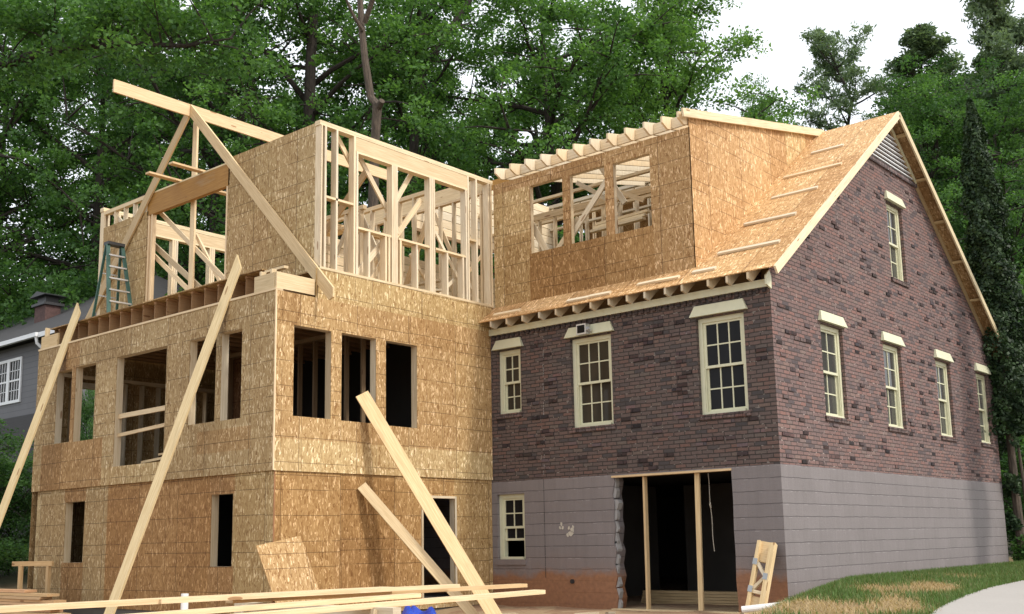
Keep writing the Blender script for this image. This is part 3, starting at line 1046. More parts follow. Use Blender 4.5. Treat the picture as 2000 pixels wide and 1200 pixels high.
poly_wall(m, (DX1 + .004, 0, 0), (0, 1, 0), (0, 0, 1), (1, 0, 0), [(3.92, rz_(3.92) + .01), (4.85, rz_(4.85) + .01), (4.85, dz_(4.85) - .06), (3.92, dz_(3.92) - .06)], [], 0.003, (1.3, 1.22, 1.1), uvo=29.0, back=False)
m.build("cheek_patch", 'osb', house)
TX = (-5.72, -5.33, -4.945, -4.555, -4.16, -3.765, -3.38, -2.995, -2.605, -2.205, -1.83, -1.50)
for x in TX:
    m = MB()
    e = -0.13
    b = .225
    pts = [(x, e, dz_(e)), (x, e, dz_(e) - .11), (x, e + .17, dz_(e + .17) - b), (x, RY - .02, dz_(RY) - b), (x, RY - .02, dz_(RY))]
    m.prism(pts, (0.04, 0, 0), wood_tint(1.08, 1.28))
    m.build("dormer_rafter", 'lumber', house)
for a, b in zip(TX[:-1], TX[1:]):
    one_bar("rafter_block", (a + .042, DY + .03, dz_(DY) - .115), (b - .002, DY + .03, dz_(DY) - .115), .035, .19, house, tint=wood_tint(1.1, 1.25))
one_bar("dormer_rake_board", (DX1 + .07, -0.16, dz_(-.16) - .05), (DX1 + .07, 5.66, dz_(5.66) - .05), .036, .15, house, tint=(1.22, 1.2, 1.12))
for y in (0.0, 0.9):
    one_bar("lookout", (-1.5, y, dz_(y) - .03), (DX1 + .06, y, dz_(y) - .03), .085, .04, house)
one_bar("ridge_board", (-8.3, RY, RZ - .13), (0.26, RY, RZ - .13), .038, .22, house, tint=(1.05, 1, .95))
# frames of the dormer openings and braces behind them
for w in DWIN:
    m = MB()
    for u in (w[0] - .02, w[1] + .02):
        m.bar((u, DY + .06, 5.55), (u, DY + .06, 8.15), .04, .088, (0, 1, 0), wood_tint(.95, 1.15))
    m.bar((w[0], DY + .06, w[2] - .022), (w[1], DY + .06, w[2] - .022), .088, .04, (0, 0, 1))
    m.bar((w[0], DY + .06, w[3] + .02), (w[1], DY + .06, w[3] + .02), .088, .04, (0, 0, 1))
    m.build("opening_frame", 'lumber', house)
for p0, p1, wd in (((-5.25, .34, 7.35), (-4.55, .34, 6.15), .13), ((-4.95, .36, 6.2), (-4.05, .36, 7.12), .10), ((-4.15, .30, 6.80), (-3.15, .30, 7.85), .11), ((-3.75, .7, 8.2), (-3.2, .7, 7.3), .11),
                   ((-4.9, 1.5, 8.3), (-3.9, 1.5, 7.6), .09), ((-3.95, 1.2, 7.9), (-3.1, 1.2, 7.45), .09)):
    one_bar("brace", p0, p1, .038, wd, house, up=(0, 1, 0) if False else (0, 0, 1), tint=wood_tint(.9, 1.1))
one_bar("collar_beam", (-6.9, 2.0, 7.98), (-1.5, 2.0, 7.93), .045, .14, house, tint=(.95, .85, .7))
for z, t in ((7.02, 1.2), (7.10, 1.3), (7.20, 1.2)):
    one_bar("blocking", (-4.3 + rnd.uniform(-.1, .1), 1.0 + z - 7, z), (-3.0, 1.0 + z - 7, z + .02), .12, .05, house, tint=(t, t, t * .96))
for i in range(13):
    x = -9.7 + i * .405
    one_bar("stud", (x, 5.35, 5.5), (x, 5.35, 9.38), .04, .09, house, up=(0, 1, 0))
for z, h in ((9.43, .08), (9.20, .10), (8.83, .05)):
    one_bar("wall_plate", (-9.8, 5.30, z), (-4.4, 5.30, z), .10 if h < .09 else .04, h, house)

for i in range(10):
    x = -7.6 + i * .42
    one_bar("stud", (x, 2.05, 5.5), (x, 2.05, 7.9), .04, .09, house, up=(0, 1, 0), tint=wood_tint(.95, 1.2))
for y, z, t in ((3.1, 8.25, 1.1), (4.2, 8.75, 1.2), (2.6, 8.6, 1.0)):
    one_bar("wall_plate", (-9.4, y, z), (-2.5, y, z - .02), .09, .06, house, tint=(t, t * .95, t * .86))
# inside: floors, party walls
m = MB(); m.box((XL + .3, .3, 5.35), (-.3, YB - .3, 5.45)); m.build("attic_floor", 'osb', house)
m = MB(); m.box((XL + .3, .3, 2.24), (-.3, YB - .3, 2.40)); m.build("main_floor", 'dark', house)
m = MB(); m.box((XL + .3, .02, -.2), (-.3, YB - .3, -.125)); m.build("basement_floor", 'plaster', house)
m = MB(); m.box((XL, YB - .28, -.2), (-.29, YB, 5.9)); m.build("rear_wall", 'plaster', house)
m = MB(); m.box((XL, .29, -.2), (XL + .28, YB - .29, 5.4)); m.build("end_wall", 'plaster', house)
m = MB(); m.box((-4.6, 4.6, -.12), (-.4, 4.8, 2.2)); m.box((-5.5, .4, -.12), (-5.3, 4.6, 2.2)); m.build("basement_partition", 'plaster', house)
# header, posts and sill of the broken opening
one_bar("opening_header", (gx0 - .03, .06, gz - .018), (gx1 + .01, .06, gz - .018), .16, .034, house, tint=(1.05, .92, .75))
one_bar("post", (-2.62, .10, -.1), (-2.60, .10, gz - .04), .038, .088, house, up=(0, 1, 0), tint=(1.0, .88, .7))
one_bar("post", (-1.60, .10, -.1), (-1.56, .10, gz - .04), .088, .038, house, up=(0, 1, 0), tint=(1.05, .95, .76))
one_bar("threshold", (gx0 - .05, -.02, -.105), (gx1 + .08, -.02, -.105), .2, .036, house, tint=(1.15, 1.1, .95))

# security light over the middle front window
m = MB()
m.box((-3.76, -.19, 4.74), (-3.55, -.07, 4.93))
m.tube([(-3.52, -.10, 4.79), (-3.52, -.17, 4.84)], [.035, .045], 10)
m.bar((-3.6, -.06, 4.84), (-3.6, -.09, 4.84), .08, .08)
sl = m.build("security_light", 'alu', house)
m = MB(); m.box((-3.735, -.197, 4.765), (-3.575, -.19, 4.905)); m.build("lamp_glass", 'glass', sl)

# ------------------------------------------------------------------ the timber addition
AX = -5.997          # its side wall (faces +x)
AL = -13.90          # left end
AY = -5.165          # its front wall (faces -y)
add = thing("house_addition", (-9.95, -2.6, 0.0), "unfinished timber framed addition in bare strand board, open studs and rafters on its upper floor", "house extension")

OLIVE = (.86, .84, .78)
FH = [(-10.80, -9.11, 2.575, 4.625), (-8.40, -7.61, 3.145, 4.62), (-7.465, -6.885, 3.14, 4.62), (-13.08, -12.47, 3.16, 4.60), (-12.33, -11.555, 3.145, 4.62)]
FL = [(-12.57, -11.83, .837, 1.99), (-7.71, -7.10, .765, 1.935)]
SH = [(-4.80, -4.02, 3.125, 4.605), (-3.795, -3.015, 3.12, 4.61), (-2.785, -2.018, 3.108, 4.608)]
SD = [(-1.86, -1.045, .12, 1.875)]
sheet_wall("front_sheathing", (0, AY, 0), (1, 0, 0), (0, 0, 1), (0, -1, 0), AL, AX, 2.245, 5.13, FH,
           [(AL, AX, 2.2, 5.2, OLIVE), (-13.55, -11.2, 2.2, 3.15, (.74, .60, .46)), (-13.0, -12.2, 4.55, 5.2, (.78, .66, .54)), (-12.47, -12.33, 3.1, 4.65, (.72, .58, .45)),
            (AL, -13.55, 2.2, 2.7, (.95, .92, .84)), (-8.1, -6.6, 2.62, 3.0, (.80, .70, .58)), (-11.2, -9.0, 2.2, 2.575, (.9, .86, .76))], 0.013, add)
sheet_wall("front_sheathing", (0, AY + .05, 0), (1, 0, 0), (0, 0, 1), (0, -1, 0), AL + .18, AX - .03, .02, 2.30, FL,
           [(AL, AX, 0, 2.3, OLIVE), (-12.62, -11.80, 1.99, 2.3, (.72, .58, .45)), (-12.62, -11.80, .1, .837, (.74, .60, .47)), (-11.0, -7.71, 0, 2.3, (.72, .54, .37)),
            (-7.75, -7.06, 1.93, 2.3, (.72, .56, .42)), (-7.75, -7.06, 0, .77, (.72, .56, .42)), (-7.06, AX, 0, 2.3, (.90, .86, .74))], 0.013, add, uvo=5.7)
WARM = (1.02, .90, .77)
sheet_wall("side_sheathing", (AX, 0, 0), (0, 1, 0), (0, 0, 1), (1, 0, 0), AY, -.004, 2.245, 5.13, SH,
           [(AY, 0, 2.2, 5.2, WARM), (AY, 0, 2.2, 2.755, (1.20, 1.17, 1.08)), (-2.0, 0, 2.75, 5.2, (1.0, .86, .72)), (AY, -4.8, 3.7, 4.6, (1.08, .97, .84))], 0.013, add, uvo=2.9)
sheet_wall("side_sheathing", (AX, 0, 0), (0, 1, 0), (0, 0, 1), (1, 0, 0), -4.36, .06, 5.13, 5.635, [],
           [(-4.5, .1, 5, 6, (1.12, 1.08, .94))], 0.013, add, uvo=17.2)
sheet_wall("side_sheathing", (AX - .03, 0, 0), (0, 1, 0), (0, 0, 1), (1, 0, 0), AY + .05, -.004, -.06, 2.30, SD,
           [(AY, 0, 0, 2.3, (.92, .76, .58)), (-1.045, 0, 0, 2.3, (1.0, .92, .78)), (-3.9, -1.86, 0, 1.2, (.86, .70, .54))], 0.013, add, uvo=8.1)
m = MB(); m.box((AL + .2, AY + .075, -.3), (AX - .06, -.02, .10)); m.build("slab", 'plaster', add)


def frame_x(name, ya, h, dep=.14, nrm=1):
    """lumber lining of an opening in the side wall (normal +x)"""
    m = MB()
    x = ya - dep / 2 - .013
    t = .022
    m.bar((x, h[0] - t, h[2] - .04), (x, h[0] - t, h[3] + .04), .042, dep, (1, 0, 0))
    m.bar((x, h[1] + t, h[2] - .04), (x, h[1] + t, h[3] + .04), .042, dep, (1, 0, 0))
    m.bar((x, h[0], h[2] - t), (x, h[1], h[2] - t), dep, .042, (0, 0, 1))
    m.bar((x, h[0], h[3] + t), (x, h[1], h[3] + t), dep, .042, (0, 0, 1))
    m.build(name, 'lumber', add)


def frame_y(name, ya, h, dep=.14):
    m = MB()
    y = ya + dep / 2 + .013
    t = .022
    m.bar((h[0] - t, y, h[2] - .04), (h[0] - t, y, h[3] + .04), .042, dep, (0, 1, 0))
    m.bar((h[1] + t, y, h[2] - .04), (h[1] + t, y, h[3] + .04), .042, dep, (0, 1, 0))
    m.bar((h[0], y, h[2] - t), (h[1], y, h[2] - t), dep, .042, (0, 0, 1))
    m.bar((h[0], y, h[3] + t), (h[1], y, h[3] + t), dep, .042, (0, 0, 1))
    m.build(name, 'lumber', add)


for h in FH: frame_y("opening_frame", AY, h)
for h in FL: frame_y("opening_frame", AY + .05, h)
for h in SH + SD: frame_x("opening_frame", AX, h)
# safety rails in the big front opening
one_bar("safety_rail", (-10.86, AY + .10, 3.515), (-9.05, AY + .10, 3.535), .038, .088, add, tint=(1.0, .95, .85))
one_bar("safety_rail", (-10.86, AY + .10, 3.16), (-9.05, AY + .10, 3.24), .038, .062, add, tint=(.95, .88, .76))

# floors and inside walls
m = MB(); m.box((AL + .05, AY + .16, 2.40), (AX - .16, -.02, 2.50), (.5, .45, .4)); m.build("floor", 'osb', add)
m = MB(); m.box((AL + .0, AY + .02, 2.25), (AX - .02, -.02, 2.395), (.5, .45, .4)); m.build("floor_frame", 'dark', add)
sheet_wall("end_sheathing", (AL, 0, 0), (0, 1, 0), (0, 0, 1), (-1, 0, 0), AY + .02, -.02, .13, 5.20, [(-4.36, -3.55, 3.1, 4.45), (-2.2, -1.4, 3.1, 4.45)], [(-6, 0, 0, 6, (.8, .74, .65))], .013, add)
for i in range(12):
    y = AY + .3 + i * .405
    if -4.36 < y < -3.55 or -2.2 < y < -1.4: continue
    one_bar("stud", (AL + .085, y, 2.5), (AL + .085, y, 4.62), .04, .14, add, up=(1, 0, 0))
one_bar("wall_plate", (AL + .085, AY + .1, 4.67), (AL + .085, -.05, 4.67), .14, .08, add)
one_bar("wall_header", (AL + .085, -4.4, 4.5), (AL + .085, -3.5, 4.5), .12, .12, add)
# partition inside, the dimness of the room put into its tints
for i in range(11):
    x = -11.3 + i * .45
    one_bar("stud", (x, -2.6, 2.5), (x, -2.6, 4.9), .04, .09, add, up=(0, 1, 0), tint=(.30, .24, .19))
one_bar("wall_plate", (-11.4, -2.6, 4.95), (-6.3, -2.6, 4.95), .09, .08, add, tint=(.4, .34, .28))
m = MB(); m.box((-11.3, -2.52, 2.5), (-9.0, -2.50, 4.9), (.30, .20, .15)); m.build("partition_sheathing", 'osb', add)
m = MB(); m.box((AL + .02, -.10, 2.5), (AX - .02, -.05, 5.60)); m.build("old_wall_lining", 'dark', add)  # dark lining with added height to stop light leaking in at the deck
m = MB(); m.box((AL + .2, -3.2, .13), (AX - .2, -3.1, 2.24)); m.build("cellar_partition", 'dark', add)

one_bar("rim_board", (AL + .1, -4.9, 5.39), (AL + .1, -.05, 5.39), .03, .43, add, tint=(.5, .4, .3))  # added across the open joist bays to keep leaking light out
# front and side top plates
one_bar("top_plate", (AL, AY + .06, 5.150), (AX, AY + .06, 5.150), .15, .036, add, tint=(1.08, 1.02, .92))
# joists of the upper floor, ends to the front, strand board blocking between them
JX = [-13.62 + .402 * i for i in range(18)]
for x in JX:
    m = MB()
    m.bar((x, -4.90, 5.188), (x, -.05, 5.188), .062, .04, (0, 0, 1), (.72, .52, .40))
    m.bar((x, -4.90, 5.590), (x, -.05, 5.590), .062, .04, (0, 0, 1), (.72, .52, .40))
    m.bar((x, -4.90, 5.389), (x, -.05, 5.389), .012, .36, (0, 0, 1), (.62, .45, .33))
    m.build("floor_joist", 'lumber', add)
for i, a in enumerate(JX[:-1]):
    b = JX[i + 1]
    m = MB(); m.box((a + .034, -4.60, 5.172), (b - .034, -4.58, 5.605), (rnd.uniform(.62, .85), rnd.uniform(.55, .72), rnd.uniform(.45, .6)), (a * 7, 0))
    m.build("joist_blocking", 'osb', add)
m = MB(); m.box((-13.86, -4.97, 5.613), (-6.66, -4.3, 5.634), (.95, .86, .74)); m.box((-13.86, -4.3, 5.613), (AX - .015, .10, 5.634), (.95, .86, .74)); m.build("floor_deck", 'osb', add)
# rim at the corner
one_bar("rim_board", (AX - .045, AY + .02, 5.305), (AX - .045, -4.365, 5.305), .04, .27, add, tint=(1.12, 1.05, .92))
one_bar("rim_board", (-6.60, AY + .03, 5.305), (AX - .07, AY + .03, 5.305), .04, .26, add, tint=(.9, .85, .72))
for x in (-6.58, -6.3):
    one_bar("corner_block", (x, -5.0, 5.18), (x, -5.0, 5.55), .045, .10, add, up=(0, 1, 0), tint=(1.1, 1.05, .95))
one_bar("corner_block", (-6.62, -4.9, 5.57), (-6.1, -4.9, 5.57), .09, .04, add, tint=(1.1, 1.05, .95))
one_bar("rim_board", (AL + .02, AY + .05, 5.30), (-13.2, AY + .05, 5.30), .04, .26, add, tint=(.95, .85, .66))
one_bar("corner_block", (AL + .12, AY + .10, 5.17), (AL + .12, AY + .10, 5.62), .04, .09, add, up=(0, 1, 0), tint=(1.15, 1.1, 1.0))

# ---- upper floor: front wall at UY
UY = -4.29
UZ = 5.64
sheet_wall("upper_sheathing", (0, UY, 0), (1, 0, 0), (0, 0, 1), (0, -1, 0), -8.66, AX, UZ, 8.235, [],
           [(-9, -5, 5, 9, (.93, .90, .80)), (-8.66, -7.4, 5, 7.0, (.90, .84, .74)), (-7.2, AX, 7.0, 9, (.96, .93, .85))], .013, add, uvo=31.7)
sheet_wall("upper_sheathing", (0, UY, 0), (1, 0, 0), (0, 0, 1), (0, -1, 0), -13.25, -11.38, UZ, 7.80, [],
           [(-14, -11, 5, 9, (.86, .80, .68))], .013, add, uvo=37.7)
for x in (-13.20, -12.72, -12.35, -11.98, -11.6):
    one_bar("stud", (x, UY + .06, UZ), (x, UY + .06, 8.09), .04, .088, add, up=(0, 1, 0))
one_bar("top_plate", (-13.25, UY + .055, 8.135), (-11.35, UY + .055, 8.135), .09, .08, add, tint=(1.1, 1.05, .95))
one_bar("brace", (-12.9, UY + .1, 8.1), (-12.4, UY + .1, 7.7), .038, .088, add)
for x, z in ((-11.36, 7.70), (-11.25, 7.70), (-8.70, 8.2)):
    one_bar("jack_stud", (x, UY + .05, UZ), (x, UY + .05, z), .04, .088, add, up=(0, 1, 0), tint=(1.2, 1.1, 1.0))
one_bar("header_beam", (-11.42, UY + .045, 7.92), (-8.62, UY + .045, 7.92), .09, .43, add, mat='orange_lumber', tint=(1.0, 1.0, 1.0))
one_bar("top_plate", (-11.42, UY + .045, 8.152), (-8.64, UY + .045, 8.152), .088, .03, add, tint=(1.1, 1.1, 1.0))
for x in (-8.3, -7.9, -7.5, -7.1, -6.7, -6.3):
    one_bar("stud", (x, UY + .06, UZ), (x, UY + .06, 8.15), .04, .088, add, up=(0, 1, 0))
one_bar("top_plate", (-8.66, UY + .06, 8.19), (AX - .09, UY + .06, 8.19), .088, .08, add)


# side stud walls (right one in full, left one mirrored and simpler)
BR = [0.0]


def side_wall(xf, full):
    xs = xf - .07
    W1 = .14
    PALE = lambda: wood_tint(1.12, 1.34)
    def st(y, z0, z1, nm="stud", w=.042):
        one_bar(nm, (xs, y, z0), (xs, y, z1), w, W1, add, up=(1, 0, 0), tint=PALE())
    one_bar("top_plate", (xs, UY - .02, 8.232), (xs, .13, 8.232), W1, .040, add, tint=(1.3, 1.28, 1.2))
    one_bar("top_plate", (xs, UY - .02, 8.190), (xs, .13, 8.190), W1, .040, add, tint=(1.2, 1.18, 1.1))
    one_bar("sole_plate", (xs, UY, UZ + .02), (xs, .1, UZ + .02), W1, .04, add, tint=(1.2, 1.15, 1.05))
    one_bar("header", (xs + .02, -3.50, 8.04), (xs + .02, -.60, 8.04), .09, .25, add, tint=(1.08, 1.0, .88))
    one_bar("header_plate", (xs, -3.49, 7.895), (xs, -.62, 7.895), W1, .036, add, tint=(1.3, 1.28, 1.2))
    for y in ((-4.27, -4.18, -3.925, -3.525, -.60, -.36, 0.0, .075)): st(y, UZ + .04, 8.17)
    for y in (-3.465, -2.615, -2.565, -2.515, -1.65, -1.60, -1.55, -.66): st(y, UZ + .04, 7.877, "jack_stud")
    if not full: return
    for a, b in ((-3.44, -2.65), (-2.47, -1.68), (-1.51, -.69)):
        one_bar("window_sill", (xs, a, 6.525), (xs, b, 6.525), W1, .04, add, tint=(1.3, 1.25, 1.15))
    for y in (-3.18, -2.78, -2.70, -2.42, -2.0, -1.20, -.76): st(y, UZ + .04, 6.5, "cripple_stud")
    one_bar("fire_block", (xs, -4.16, 6.92), (xs, -3.55, 6.92), W1, .04, add, tint=(1.25, 1.2, 1.1))
    one_bar("fire_block", (xs, -.58, 6.90), (xs, -.38, 6.90), W1, .04, add, tint=(1.1, 1.05, .95))
    for p0, p1, w in (((-6.19, -3.78, 8.16), (-6.19, -3.30, 7.55), .09), ((-6.20, -3.30, 8.0), (-6.20, -2.25, 6.70), .09), ((-6.2, -1.87, 8.05), (-6.2, -2.60, 6.9), .09),
                      ((-6.2, -2.35, 6.62), (-6.2, -1.68, 7.48), .10), ((-6.2, -3.35, 5.68), (-6.2, -2.62, 6.50), .11), ((-6.25, -2.9, 5.7), (-6.25, -2.3, 6.6), .09),
                      ((-6.2, -1.30, 6.95), (-6.2, -.60, 6.05), .06), ((-6.2, -.62, 6.05), (-6.2, .05, 6.75), .06), ((-6.2, -.62, 6.4), (-6.2, .0, 5.7), .06), ((-6.25, -1.9, 6.4), (-6.25, -1.4, 5.9), .06),
                      ((-6.22, -1.2, 5.7), (-6.22, -.75, 6.1), .06), ((-6.3, -.3, 6.7), (-6.3, .1, 6.2), .06)):
        BR[0] += .0045
        p0 = (p0[0] - BR[0], p0[1], p0[2]); p1 = (p1[0] - BR[0], p1[1], p1[2])
        one_bar("brace", p0, p1, w, .036, add, up=(1, 0, 0), tint=PALE())


side_wall(AX, True)
side_wall(-13.12, False)

# cross wall and beams inside
one_bar("header", (-10.1, .02, 8.20), (AX - .16, .02, 8.20), .05, .26, add, tint=(1.15, 1.08, .95))
one_bar("wall_plate", (-10.1, .02, 8.045), (AX - .16, .02, 8.045), .10, .04, add, tint=(1.25, 1.2, 1.1))
one_bar("wall_plate", (-10.1, .02, 8.002), (AX - .16, .02, 8.002), .10, .04, add, tint=(1.1, 1.0, .9))
for i in range(11):
    x = -10.05 + i * .385
    one_bar("stud", (x, .02, UZ), (x, .02, 7.98), .04, .09, add, up=(0, 1, 0), tint=wood_tint(.95, 1.2))
one_bar("tie_beam", (-12.6, .75, 8.44), (-6.1, .75, 8.44), .045, .20, add, mat='orange_lumber', tint=(1.35, 1.35, 1.35))
one_bar("tie_beam", (-11.8, -1.6, 7.55), (-9.0, -1.6, 7.55), .05, .26, add, tint=(1.0, .9, .75))
one_bar("tie_beam", (-9.3, -2.2, 7.72), (-9.3, .0, 7.72), .05, .12, add, tint=(1.05, .9, .7))
one_bar("tie_beam", (-8.2, -1.9, 7.30), (-8.2, .0, 7.30), .12, .05, add, tint=(1.2, 1.05, .85))
one_bar("brace", (-8.4, -.3, 5.7), (-7.4, -.3, 7.7), .04, .12, add, tint=(.95, .82, .66))
one_bar("brace", (-9.0, -.5, 6.2), (-8.4, -.5, 7.8), .04, .10, add, tint=(1.0, .86, .7))
one_bar("sawhorse_board", (-7.4, -1.2, 6.05), (-6.5, -.9, 6.1), .14, .04, add)
for i in range(5):
    one_bar("board_piece", (-8.9 + i * .5, -1.6, 5.72 + .03 * i), (-8.2 + i * .5, -1.0, 5.72 + .03 * i), .14, .04, add)
for i in range(6):
    x = -9.3 + i * .42
    one_bar("stud", (x, -2.3, UZ), (x, -2.3, 7.35), .04, .09, add, up=(0, 1, 0), tint=wood_tint(1.0, 1.25))
one_bar("wall_plate", (-9.4, -2.3, 7.40), (-7.1, -2.3, 7.40), .09, .08, add, tint=(1.15, 1.08, .98))
for i in range(8):
    x = -9.5 + i * .41
    one_bar("stud", (x, -1.05, UZ), (x, -1.05, 7.85), .04, .09, add, up=(0, 1, 0), tint=wood_tint(1.05, 1.28))
one_bar("wall_plate", (-9.6, -1.05, 7.89), (-6.5, -1.05, 7.89), .09, .08, add, tint=(1.15, 1.08, .98))
for p0, p1 in (((-9.0, -1.0, 5.7), (-7.6, -1.0, 7.8)), ((-7.3, -2.2, 7.3), (-6.5, -2.2, 5.8)), ((-8.6, -2.25, 5.7), (-7.6, -2.25, 7.2)), ((-6.5, .1, 5.7), (-7.6, .1, 7.9))):
    one_bar("brace", p0, p1, .03, .09, add, tint=wood_tint(1.05, 1.3))
# spaced boards of the old roof gable standing behind
m = MB()
z = 7.98
while z < 9.5:
    y0 = max(.4, .5 + (z - 8.45) / .42) if z > 8.45 else .4
    if y0 < 5.3:
        m.bar((-8.6, y0, z), (-8.6, 5.5, z), .022, .180, (0, 0, 1), wood_tint(1.12, 1.32))
    z += .195
m.bar((-8.55, .4, 7.84), (-8.55, 5.5, 7.84), .06, .07, (0, 0, 1), (.5, .4, .3))
m.build("board_wall", 'lumber', add)
m = MB()
z = 5.75
while z < 7.7:
    m.bar((-9.7, -3.6, z), (-9.7, 5.4, z), .022, .180, (0, 0, 1), wood_tint(1.1, 1.3))
    z += .195
m.build("board_wall", 'lumber', add)
for y in (.6, 1.8, 3.0, 4.2, 5.3):
    one_bar("post", (-8.66, y, 5.5), (-8.66, y, 8.4 + y * .15), .09, .09, add, up=(0, 1, 0), tint=(.8, .7, .55))

# ridge, rafters, posts and braces
RX = -9.94
one_bar("ridge_beam", (RX, -5.95, 9.52), (RX, .94, 9.52), .042, .245, add, tint=(1.18, 1.05, .90))
m = MB()
def rafter(sg):
    xa, xb = RX + sg * .03, RX + sg * 4.35
    ya, yb = UY - .052, UY - .014
    top0, top1 = 9.64, 5.24
    d = .255
    pts = [(xa, ya, top0), (xb, ya, top1), (xb, ya, top1 - .16), (xb - sg * .10, ya, top1 - .20 + .0), (xa, ya, top0 - d)]
    q = MB()
    L = math.hypot(xb - xa, top0 - top1)
    dr = Vector((xb - xa, 0, top1 - top0)).normalized()
    pr = Vector((dr.z, 0, -dr.x))
    P0 = Vector(pts[0])
    t = (.95, .86, .70) if sg > 0 else (.78, .69, .55)
    P = [Vector(p) for p in pts]
    Q = [p + Vector((0, yb - ya, 0)) for p in P]
    uv = lambda p: ((p - P0).dot(dr), (p - P0).dot(pr) + sg * 3)
    q.face(P, [uv(p) for p in P], t)
    q.face(Q[::-1], [uv(p) for p in Q[::-1]], t)
    for i in range(len(P)):
        j = (i + 1) % len(P)
        q.face([P[i], P[j], Q[j], Q[i]], [uv(P[i]), uv(P[j]), (uv(P[j])[0], uv(P[j])[1] + .04), (uv(P[i])[0], uv(P[i])[1] + .04)], tuple(x * 1.22 for x in t))
    q.build("rafter", 'lumber', add)
rafter(1); rafter(-1)
one_bar("ridge_post", (-10.07, -4.10, 5.64), (-10.07, -4.10, 9.40), .14, .042, add, up=(0, 1, 0), tint=(1.2, 1.12, 1.0))
for p0, p1, w, t in (((-11.36, -4.06, 7.84), (-8.75, -4.06, 5.80), .09, 1.0), ((-10.15, -3.98, 7.13), (-9.0, -3.98, 5.65), .07, 1.2), ((-11.6, -4.02, 7.20), (-9.6, -4.02, 5.80), .11, .72), ((-11.6, -4.08, 7.03), (-9.8, -4.08, 5.72), .09, 1.15)):
    one_bar("brace", p0, p1, .038, w, add, tint=(t * 1.05, t, t * .92))
one_bar("ceiling_joist", (-10.35, -4.95, 8.19), (-10.35, -3.0, 8.19), .14, .036, add, tint=(1.1, .95, .78))
one_bar("ceiling_joist", (-9.55, -4.95, 8.19), (-9.55, -2.4, 8.19), .14, .036, add, tint=(1.1, .95, .78))
one_bar("brace", (-8.2, -3.0, 6.2), (-6.25, -3.0, 7.75), .04, .14, add, tint=(.95, .8, .62))
one_bar("sheet_edge", (AX - .004, AY + .004, 2.25), (AX - .004, AY + .004, 5.13), .022, .022, add, tint=(1.35, 1.25, 1.15))
one_bar("sheet_edge", (AX - .034, AY + .054, .13), (AX - .034, AY + .054, 2.245), .018, .018, add, tint=(.55, .33, .22))

# ------------------------------------------------------------------ loose things about the site
L = thing("step_ladder", (-11.5, -4.65, 5.634), "green fibreglass step ladder with silver treads standing on the upper deck edge", "ladder")
LB = Vector((-11.5, -4.65, 5.634))
def lad(front, s, t):      # s = -1/1 side, t = 0..1 height
    z = LB.z + 1.50 * t
    w = .25 * (1 - t) + .155 * t
    x = (-11.62 + (-11.93 + 11.62) * t) if front else (-12.22 + (-11.99 + 12.22) * t)
    return Vector((x, -4.67 + s * w, z))
for s in (-1, 1):
    one_bar("front_rail", lad(True, s, 0), lad(True, s, .98), .03, .075, L, up=(0, 1, 0), mat='green', tint=(1, 1, 1))
    one_bar("rear_rail", lad(False, s, 0), lad(False, s, .98), .025, .05, L, up=(0, 1, 0), mat='green', tint=(1, 1, 1))
for k in range(5):
    t = .17 + .165 * k
    one_bar("tread", lad(True, -1, t), lad(True, 1, t), .085, .028, L, mat='alu', tint=(1, 1, 1))
for t in (.3, .6):
    one_bar("rear_rung", lad(False, -1, t), lad(False, 1, t), .02, .03, L, mat='alu', tint=(1, 1, 1))
m = MB(); m.box((-12.06, -4.85, LB.z + 1.47), (-11.87, -4.49, LB.z + 1.53)); m.build("top_cap", 'black', L)


def single(name, mk, mat, label, cat, group=None):
    o = mk.build(name, mat, None)
    return tag(o, label, cat, group)


def board(p0, p1, w, h, up, tint, label, name="board", cat="board", group=None, cut1=None, cut0=None):
    m = MB()
    m.bar(p0, p1, w, h, up, tint, cut0=cut0, cut1=cut1)
    return single(name, m, 'lumber', label, cat, group)


G1 = "long boards propped against the addition"
board((-13.68, -6.42, hgt(-13.6, -6.4)), (-12.615, -4.985, 5.98), .038, .20, (1, .2, 0), (1.05, 1.0, .80), "long greenish board propped against the deck at the far left", group=G1, cut1=-.20, name="propped_board")
board((-8.47, -6.52, hgt(-8.5, -6.5)), (-7.18, -5.005, 5.95), .038, .20, (1, .2, 0), (1.08, 1.03, .84), "long pale board propped on the deck between the two front window groups", group=G1, cut1=-.22, name="propped_board")
board((-4.02, -2.20, hgt(-4, -2.3)), (-5.965, -3.37, 3.60), .235, .04, (1, -.9, .5), (1.25, 1.08, .84), "wide bright board leaning below the addition's side windows, across the doorway", group=G1, name="propped_board")
board((-4.40, -2.27, hgt(-4.4, -2.3)), (-5.975, -3.36, 2.05), .17, .04, (1, -.9, .5), (1.02, .94, .78), "short weathered board leaning low on the addition's side wall", group=G1, name="propped_board")

m = MB()      # loose sheet leaning on the side wall
A = Vector((-5.62, -5.26, .02)); B_ = Vector((-5.62, -4.36, .02)); D_ = Vector((-5.94, -5.50, 1.09)); Cc = Vector((-5.94, -4.66, 1.23))
off = Vector((.012, 0, .004))
m.prism([A, B_, Cc, D_], (-.014, 0, -.003), (1.1, .97, .84))
single("osb_sheet", m, 'osb', "small offcut sheet of strand board leaning at the foot of the addition's corner", "board")

